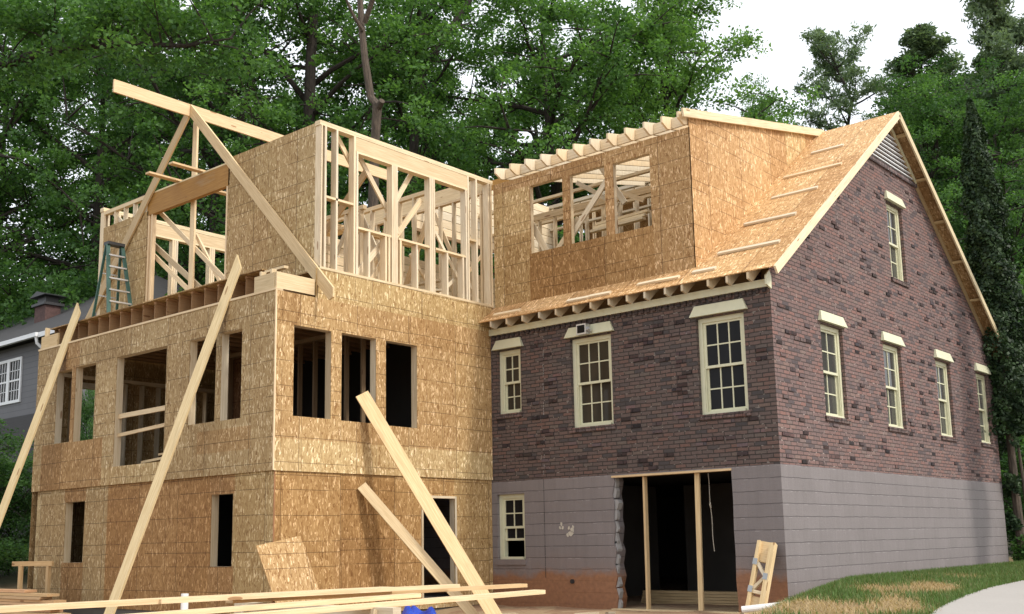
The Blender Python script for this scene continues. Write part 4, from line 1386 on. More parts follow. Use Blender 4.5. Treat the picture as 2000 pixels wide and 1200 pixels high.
# floor truss offcut leaning at the brick corner
T = thing("floor_truss_offcut", (-.33, -.75, -.1), "offcut of wooden floor truss with metal plates leaning beside the garage opening", "truss")
def tp(u, t, dp=0.0):
    a = Vector((-.36, -.72, -.1)); top = Vector((-.385, -.10, 1.035))
    ax = (top - a)
    sd = Vector((.93, -.12, -.15)).normalized()
    nn = ax.cross(sd).normalized()
    return a + ax * t + sd * u + nn * dp
upv = Vector((0, -1, .4))
for u in (0.02, .27):
    one_bar("chord", tp(u, 0), tp(u, .98), .09 if u > .1 else .05, .09, T, up=upv, tint=(1.05, .95, .75))
one_bar("web", tp(.05, .70), tp(.22, .55), .05, .05, T, up=upv)
one_bar("web", tp(.22, .53), tp(.05, .36), .05, .05, T, up=upv)
one_bar("web", tp(.05, .33), tp(.24, .33), .05, .05, T, up=upv)
m = MB()
m.prism([tp(.0, .73, .03), tp(.25, .73, .03), tp(.25, 1.0, .03), tp(.0, 1.0, .03)], (tp(0, 0, .03) - tp(0, 0, .0)), (1.05, .92, .72)); m.build("end_panel", 'lumber', T)
m = MB()
m.prism([tp(.04, .0, .02), tp(.24, .0, .02), tp(.24, .28, .02), tp(.04, .28, .02)], (tp(0, 0, .02) - tp(0, 0, .0)), (1.0, .88, .7)); m.build("end_panel", 'lumber', T)
for (u, t) in ((.025, .70), (.25, .535), (.025, .345)):
    m = MB(); sgn = -1
    q = [tp(u - .04, t - .04, -.05), tp(u + .04, t - .04, -.05), tp(u + .04, t + .04, -.05), tp(u - .04, t + .04, -.05)]
    m.prism(q, (tp(0, 0, .004) - tp(0, 0, 0)))
    q2 = [p + (tp(0, 0, .1) - tp(0, 0, 0)) for p in q]
    m.prism(q2, (tp(0, 0, .004) - tp(0, 0, 0)))
    m.build("nail_plate", 'grey', T)

# foreground lumber on trestles
G2 = "loose lumber lying in the foreground"
Z0 = .60
fl = [((-.05, -6.25, Z0 + .0), (-.55, -9.75, Z0 + .005), .14, .038, (1.02, .86, .66), "upper foreground board reaching to the right with a tan end"),
      ((-.28, -8.05, Z0 + .040), (-.50, -11.9, Z0 + .055), .235, .04, (1.15, 1.02, .86), "wide orange edged foreground board on top of the heap at left"),
      ((-.02, -7.35, Z0 + .042), (-.32, -10.6, Z0 + .050), .10, .036, (1.22, 1.12, .98), "pale foreground board lying over the middle of the heap"),
      ((.96, -7.2, Z0 - .01), (.92, -11.9, Z0 - .035), .14, .040, (1.22, 1.14, 1.0), "lower foreground board with the farthest right end"),
      ((.82, -8.75, Z0 + .030), (.74, -12.1, Z0 + .012), .11, .036, (1.15, 1.05, .92), "short knotty foreground board on the lower board"),
      ((.62, -9.9, Z0 - .08), (.5, -12.0, Z0 - .10), .20, .04, (.85, .7, .55), "brown foreground board lowest at the bottom edge")]
for p0, p1, w, h, t, lb in fl:
    board(p0, p1, w, h, (0, 0, 1), t, lb, name="lumber_board", group=G2)
for y in (-9.4, -11.2):
    tr = thing("sawhorse", (.2, y, hgt(.2, y)), "low wooden trestle under the foreground lumber", "sawhorse", "trestles under the foreground lumber")
    one_bar("top_rail", (-.9, y, Z0 - .10), (1.25, y, Z0 - .10), .09, .14, tr)
    for x in (-.7, 1.05):
        for s in (-1, 1):
            one_bar("leg", (x, y + s * .28, hgt(x, y) - .03), (x, y + s * .04, Z0 - .05), .09, .038, tr, up=(1, 0, 0))

# stack of boards at the far left
G3 = "boards stacked at the left end of the addition"
names = ["lowest", "second lowest", "middle", "second highest", "highest"]
k = 0
for layer in range(9):
    z = hgt(-12.5, -6) - .02 + .055 * layer + .03
    xe = (-10.45, -10.75, -11.1, -11.0, -11.25, -11.0, -11.4, -11.2, -12.1)[layer]
    board((-16.5, -5.95 - .04 * (layer % 2), z), (xe, -6.0 + .03 * (layer % 3), z + .01), .235, .048, (0, 0, 1), (.86 + .06 * (layer % 3), .70 + .05 * (layer % 2), .55),
          ["brown plank at the very bottom of the left hand stack", "second plank up in the left hand stack", "third plank up in the left hand stack", "fourth plank up in the left hand stack",
           "fifth plank up in the left hand stack", "sixth plank up in the left hand stack", "seventh plank up in the left hand stack", "brown plank just under the top of the left hand stack", "short pale plank topping the left hand stack"][layer], name="plank", cat="plank", group=G3)
st = thing("wood_trestle", (-12.6, -5.55, .3), "small wooden post and crosspiece behind the left hand stack", "trestle")
one_bar("crosspiece", (-13.55, -5.62, .83), (-12.2, -5.5, .83), .04, .09, st, tint=(.9, .72, .5))
one_bar("leg", (-13.25, -5.6, .1), (-13.25, -5.6, .80), .06, .09, st, tint=(.95, .78, .56))
one_bar("leg", (-12.35, -5.5, .1), (-12.35, -5.5, .79), .06, .09, st, tint=(.8, .66, .48))

m = MB(); m.tube([(-6.72, -6.2, -.15), (-6.72, -6.2, .40)], [.055, .055], 14, cap=False)
m.tube([(-6.72, -6.2, .40), (-6.72, -6.2, .1)], [.048, .048], 14, cap=False)
single("drain_pipe", m, 'pvc', "white plastic pipe standing up from the ground before the front wall", "pipe")

# crumpled tarp
def tarp(cx, cy, sx, sy, hh, label, seed):
    r = random.Random(seed)
    n = 26
    m = MB()
    ph = [(r.uniform(4, 11), r.uniform(4, 11), r.uniform(0, 6), r.uniform(.15, .4)) for _ in range(7)]
    def P(i, j):
        u, v = i / n * 2 - 1, j / n * 2 - 1
        rr = max(0, 1 - (abs(u) ** 2.4 + abs(v) ** 2.4))
        hgt_ = hh * (rr ** .5) * (.72 + sum(a * math.sin(p * u + q * v + s) * .45 for p, q, s, a in ph))
        return (cx + sx * u * (1 + .08 * math.sin(5 * v + seed)), cy + sy * v * (1 + .1 * math.sin(6 * u)), hgt(cx, cy) + .01 + max(0.0, hgt_))
    for i in range(n):
        for j in range(n):
            m.face([P(i, j), P(i + 1, j), P(i + 1, j + 1), P(i, j + 1)], [(0, 0)] * 4)
    o = m.build("tarp", 'tarp', None, True)
    tag(o, label, "tarp")
tarp(-3.62, -4.40, .80, .50, .38, "crumpled blue tarp on the ground behind the foreground boards", 4)

G4 = "wood scraps on the ground"
sc = [((-3.0, -1.45), (-2.65, -1.30), .10, "flat brown scrap left of the garage opening"), ((-2.55, -1.15), (-2.42, -1.25), .12, "small reddish scrap nearest the garage opening"),
      ((-4.7, -3.3), (-3.2, -2.0), .14, "long grey scrap board lying by the tarp"), ((-4.9, -2.6), (-4.2, -1.5), .2, "wide pale scrap lying before the doorway"), ((-3.9, -2.9), (-2.3, -2.2), .10, "thin pale scrap strip before the brick wall")]
for (a, b, w, lb) in sc:
    z = hgt(*a) + .03
    board((a[0], a[1], z), (b[0], b[1], z + .015), w, .03, (0, 0, 1), wood_tint(.6, 1.0), lb, name="wood_scrap", cat="scrap", group=G4)

# rubbish at the foot of the truss
m = MB(); m.tube([(.02, -1.50, .06), (.62, -1.22, .13)], [.05, .05], 12)
single("drain_pipe", m, 'pvc', "pale pipe offcut lying at the foot of the truss offcut", "pipe")
m = MB(); m.box((.80, -1.75, .0), (.92, -1.62, .22)); o = single("carton", m, 'pvc', "white carton with a red side on the bank", "box")
m = MB(); m.box((.922, -1.74, .02), (.99, -1.60, .20)); o2 = m.build("red_side", mat_plain("red_card", (.30, .035, .04), .6), None); o2.parent = o
m = MB(); m.bar((1.02, 10.2, hgt(1, 10.2) + .03), (.75, 11.6, hgt(.8, 11.6) + .04), .14, .04, (0, 0, 1), (1.2, 1.08, .85)); single("wood_scrap", m, 'lumber', "pale board lying on the grass by the cypress", "scrap", G4)
m = MB(); m.bar((.55, 10.55, hgt(.5, 10.6) + .10), (.55, 10.85, hgt(.5, 10.9) + .09), .16, .19, (.4, 0, 1), (.62, .40, .30)); single("wood_scrap", m, 'lumber', "brown block of wood tilted against the painted wall", "scrap", G4)

m = MB()
pts = [(-1.50 + .006 * math.sin(i * .7) + .0025 * i, .35, 2.15 - i * .068) for i in range(20)]
m.tube(pts, [.007] * 20, 6)
m.tube([(-1.485, .35, 1.66), (-1.48, .34, 1.62), (-1.475, .35, 1.57)], [.012, .018, .012], 6)
single("rope", m, 'rope', "pale knotted cord hanging inside the garage opening", "rope")
m = MB()
for i in range(5):
    m.bar((-3.9, 1.9 + .02 * i, -.1 + .05 * i), (-1.0, 1.9, -.1 + .05 * i), .25, .045, (0, 0, 1), (.8, .7, .55))
single("lumber_pile", m, 'lumber', "dim pile of planks on the floor inside the garage opening", "lumber")
G5 = "planks lying inside the big front opening"
board((-10.55, AY + .5, 2.66), (-9.1, AY + .35, 2.70), .14, .045, (0, 0, 1), (1.1, 1.0, .84), "lower plank lying inside the big front opening", name="plank", cat="plank", group=G5)
board((-10.3, AY + .7, 2.80), (-8.9, AY + .75, 2.84), .14, .04, (0, 0, 1), (1.05, .95, .8), "upper plank lying inside the big front opening", name="plank", cat="plank", group=G5)

# ------------------------------------------------------------------ the neighbour's house
NB = thing("grey_house", (-32, 6, .8), "grey sided neighbouring house with white gutter, partly hidden by the addition", "house")
NX1, NY = -25.1, 1.5
m = MB()
m.box((-46, NY, .5), (NX1, NY + 11, 8.1)); m.build("wall", 'siding', NB)
m = MB()
m.box((-46, NY - .03, .5), (NX1 + .03, NY - .001, 5.6)); m.build("shingled_base", 'shingle', NB)
m = MB()
e = 8.18
ov = .45
A = [(-46.5, NY - ov, e), (NX1 + .3, NY - ov, e), (NX1 - 4.6, NY + 5.5, e + 3.5), (-46.5, NY + 5.5, e + 3.5)]
m.face(A, [(0, 0)] * 4)
m.face([(NX1 + .3, NY - ov, e), (NX1 + .3, NY + 11.4, e), (NX1 - 4.6, NY + 5.5, e + 3.5)], [(0, 0)] * 3)
m.face([(-46.5, NY + 11.4, e), (-46.5, NY + 5.5, e + 3.5), (NX1 - 4.6, NY + 5.5, e + 3.5), (NX1 + .3, NY + 11.4, e)], [(0, 0)] * 4)
m.face([(-46.5, NY - ov, e - .02), (NX1 + .3, NY - ov, e - .02), (NX1 + .3, NY + 11.4, e - .02), (-46.5, NY + 11.4, e - .02)], [(0, 0)] * 4)
roof = m.build("roof", 'shingle', NB)
m = MB(); m.box((-32.6, 3.6, 8.3), (-31.75, 4.2, 10.30)); ch = m.build("chimney", 'redbrick', roof)
m = MB(); m.box((-32.7, 3.5, 10.30), (-31.65, 4.3, 10.40)); m.prism([(-32.8, 3.45, 10.66), (-31.55, 3.45, 10.66), (-32.2, 3.45, 10.86)], (0, .9, 0)); m.box((-32.5, 3.65, 10.40), (-31.85, 4.15, 10.655)); m.build("chimney_cap", 'black', roof)
m = MB(); m.box((-46.5, NY - ov - .12, e - .14), (-26.85, NY - ov, e + .0)); m.build("gutter", 'white', NB)
m = MB(); m.box((-26.84, NY - ov - .03, e - .16), (NX1 + .32, NY - ov, e + .0)); m.box((NX1 + .30, NY - ov, e - .16), (NX1 + .33, NY + 11.4, e)); m.build("fascia", 'white', NB)
m = MB(); m.tube([(-26.95, NY - ov - .05, e - .1), (-26.95, NY - ov + .0, e - .35), (-26.75, NY - .1, e - .75), (-26.75, NY - .09, 5.7), (-26.78, NY - .2, 5.6)], [.055] * 5, 8); m.build("downspout", 'white', NB)
m = MB(); m.box((-26.62, NY - .04, 5.6), (-26.42, NY - .002, e - .1)); m.build("corner_board", 'white', NB)
def nwin(x0, x1, z0, z1, side=False):
    m = MB()
    def bx(a0, a1, b0, b1, t0, t1):
        if side: m.box((NX1 + t0, a0, b0), (NX1 + t1, a1, b1))
        else: m.box((a0, NY - t1, b0), (a1, NY - t0, b1))
    for a in ((x0 - .1, x0, z0 - .1, z1 + .1), (x1, x1 + .1, z0 - .1, z1 + .1), (x0, x1, z1, z1 + .1), (x0, x1, z0 - .1, z0)): bx(*a, .0, .05)
    bx(x0, x1, (z0 + z1) / 2 - .03, (z0 + z1) / 2 + .03, .01, .04)
    for i in range(1, 4): bx(x0 + (x1 - x0) * i / 4 - .012, x0 + (x1 - x0) * i / 4 + .012, z0, z1, .012, .03)
    for i in (1, 3): bx(x0, x1, z0 + (z1 - z0) * i / 4 - .012, z0 + (z1 - z0) * i / 4 + .012, .012, .03)
    f = m.build("window", 'white', NB)
    m = MB()
    if side: m.box((NX1 + .002, x0, z0), (NX1 + .009, x1, z1))
    else: m.box((x0, NY - .009, z0), (x1, NY - .002, z1))
    m.build("pane", 'glass', f)
nwin(-29.72, -28.95, 6.2, 7.58); nwin(-30.72, -29.92, 6.2, 7.58)
nwin(1.75, 2.75, 6.32, 7.5, True)

# ------------------------------------------------------------------ vegetation
def leaf_mesh(name, P, N, size, tint, mat, aspect=1.6, rng=None):
    """one rhombic leaf per point: P centres, N facing, size lengths, tint rgb per leaf"""
    n = len(P)
    N = N / np.linalg.norm(N, axis=1, keepdims=True)
    r = rng.normal(size=(n, 3))
    A = np.cross(N, r)
    A /= np.linalg.norm(A, axis=1, keepdims=True) + 1e-9
    Bv = np.cross(N, A)
    s = size[:, None]
    v = np.empty((n, 4, 3), dtype=np.float32)
    v[:, 0] = P - A * s * .5
    v[:, 1] = P - Bv * s * .5 / aspect + N * s * .06
    v[:, 2] = P + A * s * .5
    v[:, 3] = P + Bv * s * .5 / aspect + N * s * .06
    me = bpy.data.meshes.new(name)
    me.vertices.add(n * 4)
    me.vertices.foreach_set("co", v.reshape(-1))
    me.loops.add(n * 4)
    me.loops.foreach_set("vertex_index", np.arange(n * 4, dtype=np.int32))
    me.polygons.add(n)
    me.polygons.foreach_set("loop_start", np.arange(0, n * 4, 4, dtype=np.int32))
    try:
        me.polygons.foreach_set("loop_total", np.full(n, 4, dtype=np.int32))
    except Exception:
        pass
    ca = me.color_attributes.new("tint", 'FLOAT_COLOR', 'CORNER')
    c = np.ones((n, 4, 4), dtype=np.float32)
    c[:, :, :3] = tint[:, None, :]
    ca.data.foreach_set("color", c.reshape(-1))
    me.materials.append(M[mat])
    me.update(calc_edges=True)
    me.validate()
    return me


def mesh_only(mb, name, mat):
    o = mb.build(name, mat, None, True)
    me = o.data
    bpy.data.objects.remove(o)
    return me


def gen_broadleaf(seed, H, R, cb, nl, per, mat, lsize=.17, spread=.85, trunk_r=.32, lean=0.0, flat=.62):
    rg = np.random.default_rng(seed)
    r = random.Random(seed)
    wood = MB()
    tr = []
    x = y = 0.0
    for i in range(9):
        t = i / 8
        tr.append(Vector((x, y, H * .93 * t)))
        x += r.uniform(-.28, .28) * (1 if i > 1 else .3) + lean
        y += r.uniform(-.28, .28) * (1 if i > 1 else .3)
    wood.tube(tr, [trunk_r * (1.25 if i == 0 else 1) * (1 - .85 * i / 8) + .03 for i in range(9)], 9)
    def at(z):
        f = min(.999, z / (H * .93)) * 8
        i = int(f)
        return tr[i].lerp(tr[i + 1], f - i)
    tips = []
    for k in range(nl):
        q = (k + r.random()) / nl
        z = cb * .9 + (H * .95 - cb * .9) * q
        prof = math.sin(math.pi * min(1, max(.0, (z - cb) / (H - cb) * .86 + .14))) ** .7
        L = R * (.35 + .75 * prof) * r.uniform(.75, 1.12)
        az = k * 2.399 + r.uniform(-.5, .5)
        el = r.uniform(.05, .6) + .35 * q
        p0 = at(z)
        d = Vector((math.cos(az) * math.cos(el), math.sin(az) * math.cos(el), math.sin(el)))
        pts = [p0]
        n = 5
        for i in range(n):
            d = (d + Vector((r.uniform(-.25, .25), r.uniform(-.25, .25), r.uniform(-.18, .16)))).normalized()
            pts.append(pts[-1] + d * L / n)
        r0 = .035 + .022 * L * (1 - .5 * q)
        wood.tube(pts, [r0 * (1 - .85 * i / n) for i in range(n + 1)], 6, cap=False)
        for i in range(1, n + 1):
            for b in range(3 if i > 1 else 2):
                sd = Vector((r.uniform(-1, 1), r.uniform(-1, 1), r.uniform(-.45, .6))).normalized()
                l2 = L * r.uniform(.14, .36) + .3
                p2 = pts[i] + (d * .4 + sd).normalized() * l2
                if b < 2:
                    wood.tube([pts[i], pts[i].lerp(p2, .5) + Vector((0, 0, .1)), p2], [r0 * .35, r0 * .22, .01], 4, cap=False)
                tips.append(p2)
            if i > 2: tips.append(pts[i])
    T = np.array([tuple(t) for t in tips])
    # clusters around the twigs
    nt = len(T)
    cr = rg.uniform(.45, spread, nt)
    cb_ = rg.uniform(0, 1, nt)                      # clump colour
    cnt = (per * (cr / spread) ** 1.6 * rg.uniform(.55, 1.3, nt)).astype(int) + 6
    idx = np.repeat(np.arange(nt), cnt)
    n = len(idx)
    g = rg.normal(size=(n, 3))
    g /= np.linalg.norm(g, axis=1, keepdims=True)
    rad = rg.uniform(0, 1, n) ** .45
    off = g * (rad * cr[idx])[:, None]
    off[:, 2] *= flat
    P = T[idx] + off
    N = rg.normal(size=(n, 3)) * .75 + np.array([0, 0, .75])
    sz = rg.uniform(.65, 1.3, n) * lsize
    f = np.clip(.12 + .68 * cb_[idx] ** 1.3 + rg.normal(0, .18, n), 0, 1)
    tint = np.stack([f, f, f], 1)
    crown = leaf_mesh("crown", P, N, sz, tint, mat, 1.55, rg)
    return mesh_only(wood, "trunk", 'bark'), crown


def gen_pine(seed, H, R, cb, nl, per, mat='needle', trunk_r=.26, cone=False):
    rg = np.random.default_rng(seed)
    r = random.Random(seed)
    wood = MB()
    tr = [Vector((r.uniform(-.12, .12) * i, r.uniform(-.12, .12) * i, H * i / 8)) for i in range(9)]
    wood.tube(tr, [trunk_r * (1 - .9 * i / 8) + .02 for i in range(9)], 8)
    tips = []
    for k in range(nl):
        q = (k + r.random()) / nl
        z = cb + (H * .99 - cb) * q
        L = R * (.35 + .65 * math.sin(math.pi * (.22 + .70 * q))) * r.uniform(.55, 1.15)
        if cone: L = R * (.12 + .95 * (1 - q) ** .8) * r.uniform(.55, 1.15)
        az = r.uniform(0, 6.283)
        el = r.uniform(-.05, .35) + .5 * q * q
        f = min(.999, z / H) * 8
        i0 = int(f)
        p0 = tr[i0].lerp(tr[i0 + 1], f - i0)
        d = Vector((math.cos(az) * math.cos(el), math.sin(az) * math.cos(el), math.sin(el)))
        pts = [p0]
        for i in range(4):
            d = (d + Vector((r.uniform(-.2, .2), r.uniform(-.2, .2), r.uniform(-.05, .22)))).normalized()
            pts.append(pts[-1] + d * L / 4)
        wood.tube(pts, [.05 * (1 - .8 * i / 4) + .008 for i in range(5)], 5, cap=False)
        for i in range(1, 5):
            for b in range(4 if i > 1 else 1):
                sd = Vector((r.uniform(-1, 1), r.uniform(-1, 1), r.uniform(-.1, .8))).normalized()
                tips.append(pts[i] + sd * L * r.uniform(.08, .26))
    T = np.array([tuple(t) for t in tips])
    nt = len(T)
    idx = np.repeat(np.arange(nt), per)
    n = len(idx)
    g = rg.normal(size=(n, 3))
    g[:, 2] = np.abs(g[:, 2]) * 1.1 - .35
    g /= np.linalg.norm(g, axis=1, keepdims=True)
    rr = rg.uniform(.08, .42, n)
    P = T[idx] + g * rr[:, None]
    N = np.cross(g, rg.normal(size=(n, 3)))
    f = np.clip(rg.uniform(.1, .8, nt)[idx] + rg.normal(0, .15, n), 0, 1)
    me = leaf_mesh("crown", P, N, rg.uniform(.16, .30, n), np.stack([f, f, f], 1), mat, 3.2, rg)
    return mesh_only(wood, "trunk", 'bark'), me


def plant(name, meshes, loc, label, cat, group=None, rz=0.0, sc=(1, 1, 1), parts=("trunk", "crown")):
    e = thing(name, loc, label, cat, group, rz)
    e.scale = sc
    for pn, me in zip(parts, meshes):
        o = bpy.data.objects.new(pn, me)
        C.objects.link(o)
        o.parent = e
    return e


def at_px(u, D):
    d = FW + RT * ((u - 1000) / 2117.67)
    return CAM.x + D * d.x, CAM.y + D * d.y


BL = [gen_broadleaf(11, 27, 6.6, 5.0, 36, 150, 'leaf', .185, .88),
      gen_broadleaf(23, 26, 6.2, 4.0, 36, 150, 'leaf', .175, .85, lean=.12),
      gen_broadleaf(37, 28, 6.8, 3.5, 38, 150, 'leaf_dark', .185, .88)]
BB = gen_broadleaf(51, 25, 5.2, 3.0, 42, 150, 'leaf_bright', .165, .85, trunk_r=.24)
SM = gen_broadleaf(61, 9, 3.6, .6, 26, 120, 'leaf_dark', .15, .8, trunk_r=.12)
PN = [gen_pine(71, 26, 3.4, 12, 46, 46), gen_pine(83, 25, 4.4, 2, 110, 46, cone=True)]

GW = "tall broadleaf trees in the wood behind the house"
front = [(-70, 53, 0, .6, 1.12, "broadleaf tree at the left edge, above the neighbour's roof"), (150, 52, 1, 2.1, 1.12, "broadleaf tree rising behind the step ladder"),
         (395, 46, 2, 1.2, 1.0, "dark broadleaf tree behind the big open rafters"), (590, 44, 0, 3.3, .98, "broadleaf tree above the addition's sheathed upper wall"),
         (860, 47, 1, 5.0, 1.0, "broadleaf tree above the open stud wall"), (1090, 45, 0, .2, .96, "broadleaf tree above the left end of the dormer rafters")]
for (u, D, k, rz, s, lb) in front:
    x, y = at_px(u, D)
    plant("broadleaf_tree", BL[k], (x, y, hgt(x, y) - .1), lb, "tree", GW, rz, (s, s, s))
x, y = at_px(1315, 46)
plant("broadleaf_tree", BB, (x, y, hgt(x, y) - .1), "bright young broadleaf tree above the dormer, beside the open sky", "tree", GW, 1.0, (.98, .98, 1.0))
x, y = at_px(1520, 56)
plant("broadleaf_tree", BB, (x, y, hgt(x, y) - .1), "smaller bright tree peeping over the roof below the open sky", "tree", None, 4.0, (.62, .62, .92))
back = [(-20, 60, 2), (200, 64, 1), (330, 60, 0), (520, 64, 1), (740, 60, 2), (900, 68, 1), (1040, 62, 0), (1230, 66, 2)]
for i, (u, D, k) in enumerate(back):
    x, y = at_px(u, D)
    plant("broadleaf_tree", BL[k], (x, y, hgt(x, y) - .1), "broadleaf tree deep in the wood, seen in gaps of nearer crowns", "tree", GW + ", far row", i * 1.7 + .4, (1.05, 1.05, 1.02))
G6 = "understorey trees at the wood's edge"
for i, (u, D, s, lb) in enumerate([(-70, 52, 1.2, "low dark tree left of the neighbour's chimney"), (230, 47, 1.2, "low dark tree behind the left end of the deck"), (480, 42, 1.0, "low tree seen through the opening under the laminated beam"),
                               (760, 42, 1.1, "low tree seen through the open stud wall")]):
    x, y = at_px(u, D)
    plant("understorey_tree", SM, (x, y, hgt(x, y) - .1), lb, "tree", G6, i * 2.2, (s * 1.1, s * 1.1, s))
x, y = at_px(-75, 25.5)
plant("leafy_shrub", SM, (x, y, hgt(x, y) - .2), "large leafy shrub at the left edge below the neighbour's windows", "shrub", None, .8, (.56, .56, .39))
x, y = at_px(40, 27)
plant("leafy_shrub", SM, (x, y, hgt(x, y) - .2), "dark shrub close behind the addition's left corner", "shrub", None, 2.9, (.24, .24, .30))
x, y = at_px(192, 31)
plant("leafy_shrub", SM, (x, y, hgt(x, y) - .2), "small shrub against the neighbour's wall, seen through the left front opening", "shrub", None, 1.9, (.24, .24, .50))

# the bare, lopped trunk in front of the leaves
m = MB()
def px3(u, v, D):
    d = FW + RT * ((u - 1000) / 2117.67) - UP * ((v - 700) / 2117.67)
    return CAM + d * D
def px_h(u, v, D): return tuple(px3(u, v, D))
tr = [px3(728, 420, 38), px3(733, 270, 38), px3(737, 205, 38), px3(724, 190, 38.2), px3(712, 110, 38.4), px3(706, 50, 38.6), px3(700, -60, 39)]
base = Vector((tr[0].x, tr[0].y, hgt(tr[0].x, tr[0].y)))
tr = [base] + tr
snag = thing("bare_trunk", base, "bare crooked trunk with a lopped knot standing before the leaves above the stud wall", "tree")
m.tube(tr, [.22, .19, .16, .17, .14, .125, .115, .10], 10); m.build("trunk", 'palebark', snag, True)
m = MB(); m.tube([px3(737, 215, 38), px3(746, 197, 37.7)], [.12, .11], 9); m.build("lopped_stub", 'palebark', snag, True)
m = MB(); m.tube([px3(712, 45, 38.4), px3(735, -20, 38), px3(760, -70, 38)], [.10, .08, .06], 7); m.tube([px3(709, 60, 38.4), px3(690, 30, 38.2), px3(672, -10, 38)], [.08, .06, .04], 7); m.build("limb", 'palebark', snag, True)
for nm, pts, rad, lb in (("leaning_trunk", [(805, 330), (812, 240), (822, 150), (870, 70), (925, -10), (980, -80)], (.20, .19, .17, .13, .10, .08), "dark leaning limb crossing the crowns above the middle of the picture"),
                     ("straight_trunk", [(598, 420), (603, 240), (607, 120), (612, 20), (615, -80)], (.25, .24, .22, .2, .17), "straight dark trunk above the addition's sheathed corner"),
                     ("forked_trunk", [(480, 420), (470, 215), (495, 170), (470, 110), (440, 60), (420, -40)], (.2, .17, .15, .13, .1, .08), "thin forked trunk seen through the leaves above the ridge beam")):
    P = [px3(u, v, 45) for u, v in pts]
    b = Vector((P[0].x, P[0].y, hgt(P[0].x, P[0].y)))
    t = thing(nm, b, lb, "tree")
    m = MB(); m.tube([b] + P, [rad[0] * 1.15] + list(rad), 9); m.build("trunk", 'bark', t, True)

# near branch hanging in at the upper left
rgn = np.random.default_rng(5)
b0 = at_px(-260, 27)
base = Vector((b0[0], b0[1], hgt(*b0)))
nt_ = thing("overhanging_tree", base, "near tree outside the left edge whose long branch reaches in over the ridge beam", "tree")
P = [px3(-260, 400, 27), px3(-120, 200, 27), px3(0, 132, 27), px3(70, 106, 26.8), px3(150, 92, 26.5), px3(260, 86, 26), px3(360, 90, 25.8), px3(455, 75, 25.5)]
m = MB(); m.tube([base] + P, [.4, .3, .17, .13, .11, .09, .07, .05, .02], 9)
tips = []
for i in range(3, 8):
    for k in range(9):
        a = P[i - 1].lerp(P[i], rnd.random())
        q = a + Vector((rnd.uniform(-1.1, 1.1), rnd.uniform(-1.1, 1.1), rnd.uniform(-.55, 1.3)))
        m.tube([a, a.lerp(q, .5) + Vector((0, 0, .08)), q], [.03, .02, .006], 4, cap=False)
        tips.append(q)
for k in range(22):
    tips.append(px3(rnd.uniform(-80, 430), rnd.uniform(-20, 75), rnd.uniform(25.5, 28)))
m.build("trunk", 'bark', nt_, True)
Tn = np.array([tuple(Vector(t) - base) for t in tips])
idx = np.repeat(np.arange(len(Tn)), 190)
g = rgn.normal(size=(len(idx), 3)); g /= np.linalg.norm(g, axis=1, keepdims=True)
Pn = Tn[idx] + g * (rgn.uniform(0, 1, len(idx)) ** .5 * .72)[:, None] * np.array([1, 1, .55])
f = np.clip(rgn.uniform(.1, .6, len(Tn))[idx] + rgn.normal(0, .2, len(idx)), 0, 1)
cm = leaf_mesh("crown", Pn, rgn.normal(size=(len(idx), 3)) * .7 + np.array([0, 0, .7]), rgn.uniform(.09, .17, len(idx)), np.stack([f, f, f], 1), 'leaf', 1.5, rgn)
o = bpy.data.objects.new("crown", cm); C.objects.link(o); o.parent = nt_

# conifers at the right
for (u, D, k, rz, s, lb, g_) in ((1682, 55, 0, .5, (1, 1, 1.0), "open crowned pine standing alone against the white sky", None),
                                 (1868, 50, 1, 1.2, (1.35, 1.35, .98), "tall dense pine behind the gable, left of the cypress", None),
                                 (2035, 45, 1, 3.0, (1.0, 1.0, 1.06), "tallest pine at the right edge", None),
                                 (1782, 52, 1, 4.2, (.95, .95, .80), "lower pine just right of the gable peak", None),
                                 (1990, 62, 1, 5.5, (1.2, 1.2, 1.05), "distant pine between the cypress and the right edge", None),
                                 (1640, 66, 1, 2.2, (1.0, 1.0, .72), "distant low pine behind the roof ridge", None),
                                 (1935, 56, 1, 2.9, (1.3, 1.3, .96), "dense pine above the cypress tip", None),
                                 (1745, 62, 1, .9, (1.2, 1.2, .80), "distant pine directly above the gable peak", None),
                                 (2000, 50, 1, 1.9, (1.2, 1.2, .92), "full pine filling the gap at the right edge", None)):
    x, y = at_px(u, D)
    plant("pine_tree", PN[k], (x, y, hgt(x, y) - .1), lb, "tree", g_, rz, s)
for i, (u, D, me_, s, lb) in enumerate(((1830, 44, BL[2], (.72, .72, .64), "broad leafy tree behind the right roof slope"), (1965, 40, BL[2], (.66, .66, .60), "leafy tree right behind the cypress"),
                                   (2060, 36, SM, (1.1, 1.1, .9), "dark leafy tree at the right edge beside the driveway"), (2030, 31, SM, (.7, .7, .42), "low dark shrub beside the cypress trunk at the right edge"), (1905, 50, BL[2], (.8, .8, .72), "taller dark tree between the gable and the pines"))):
    x, y = at_px(u, D)
    plant("broadleaf_tree", me_, (x, y, hgt(x, y) - .1), lb, "tree", "leafy trees right of the house", i * 1.3, s)

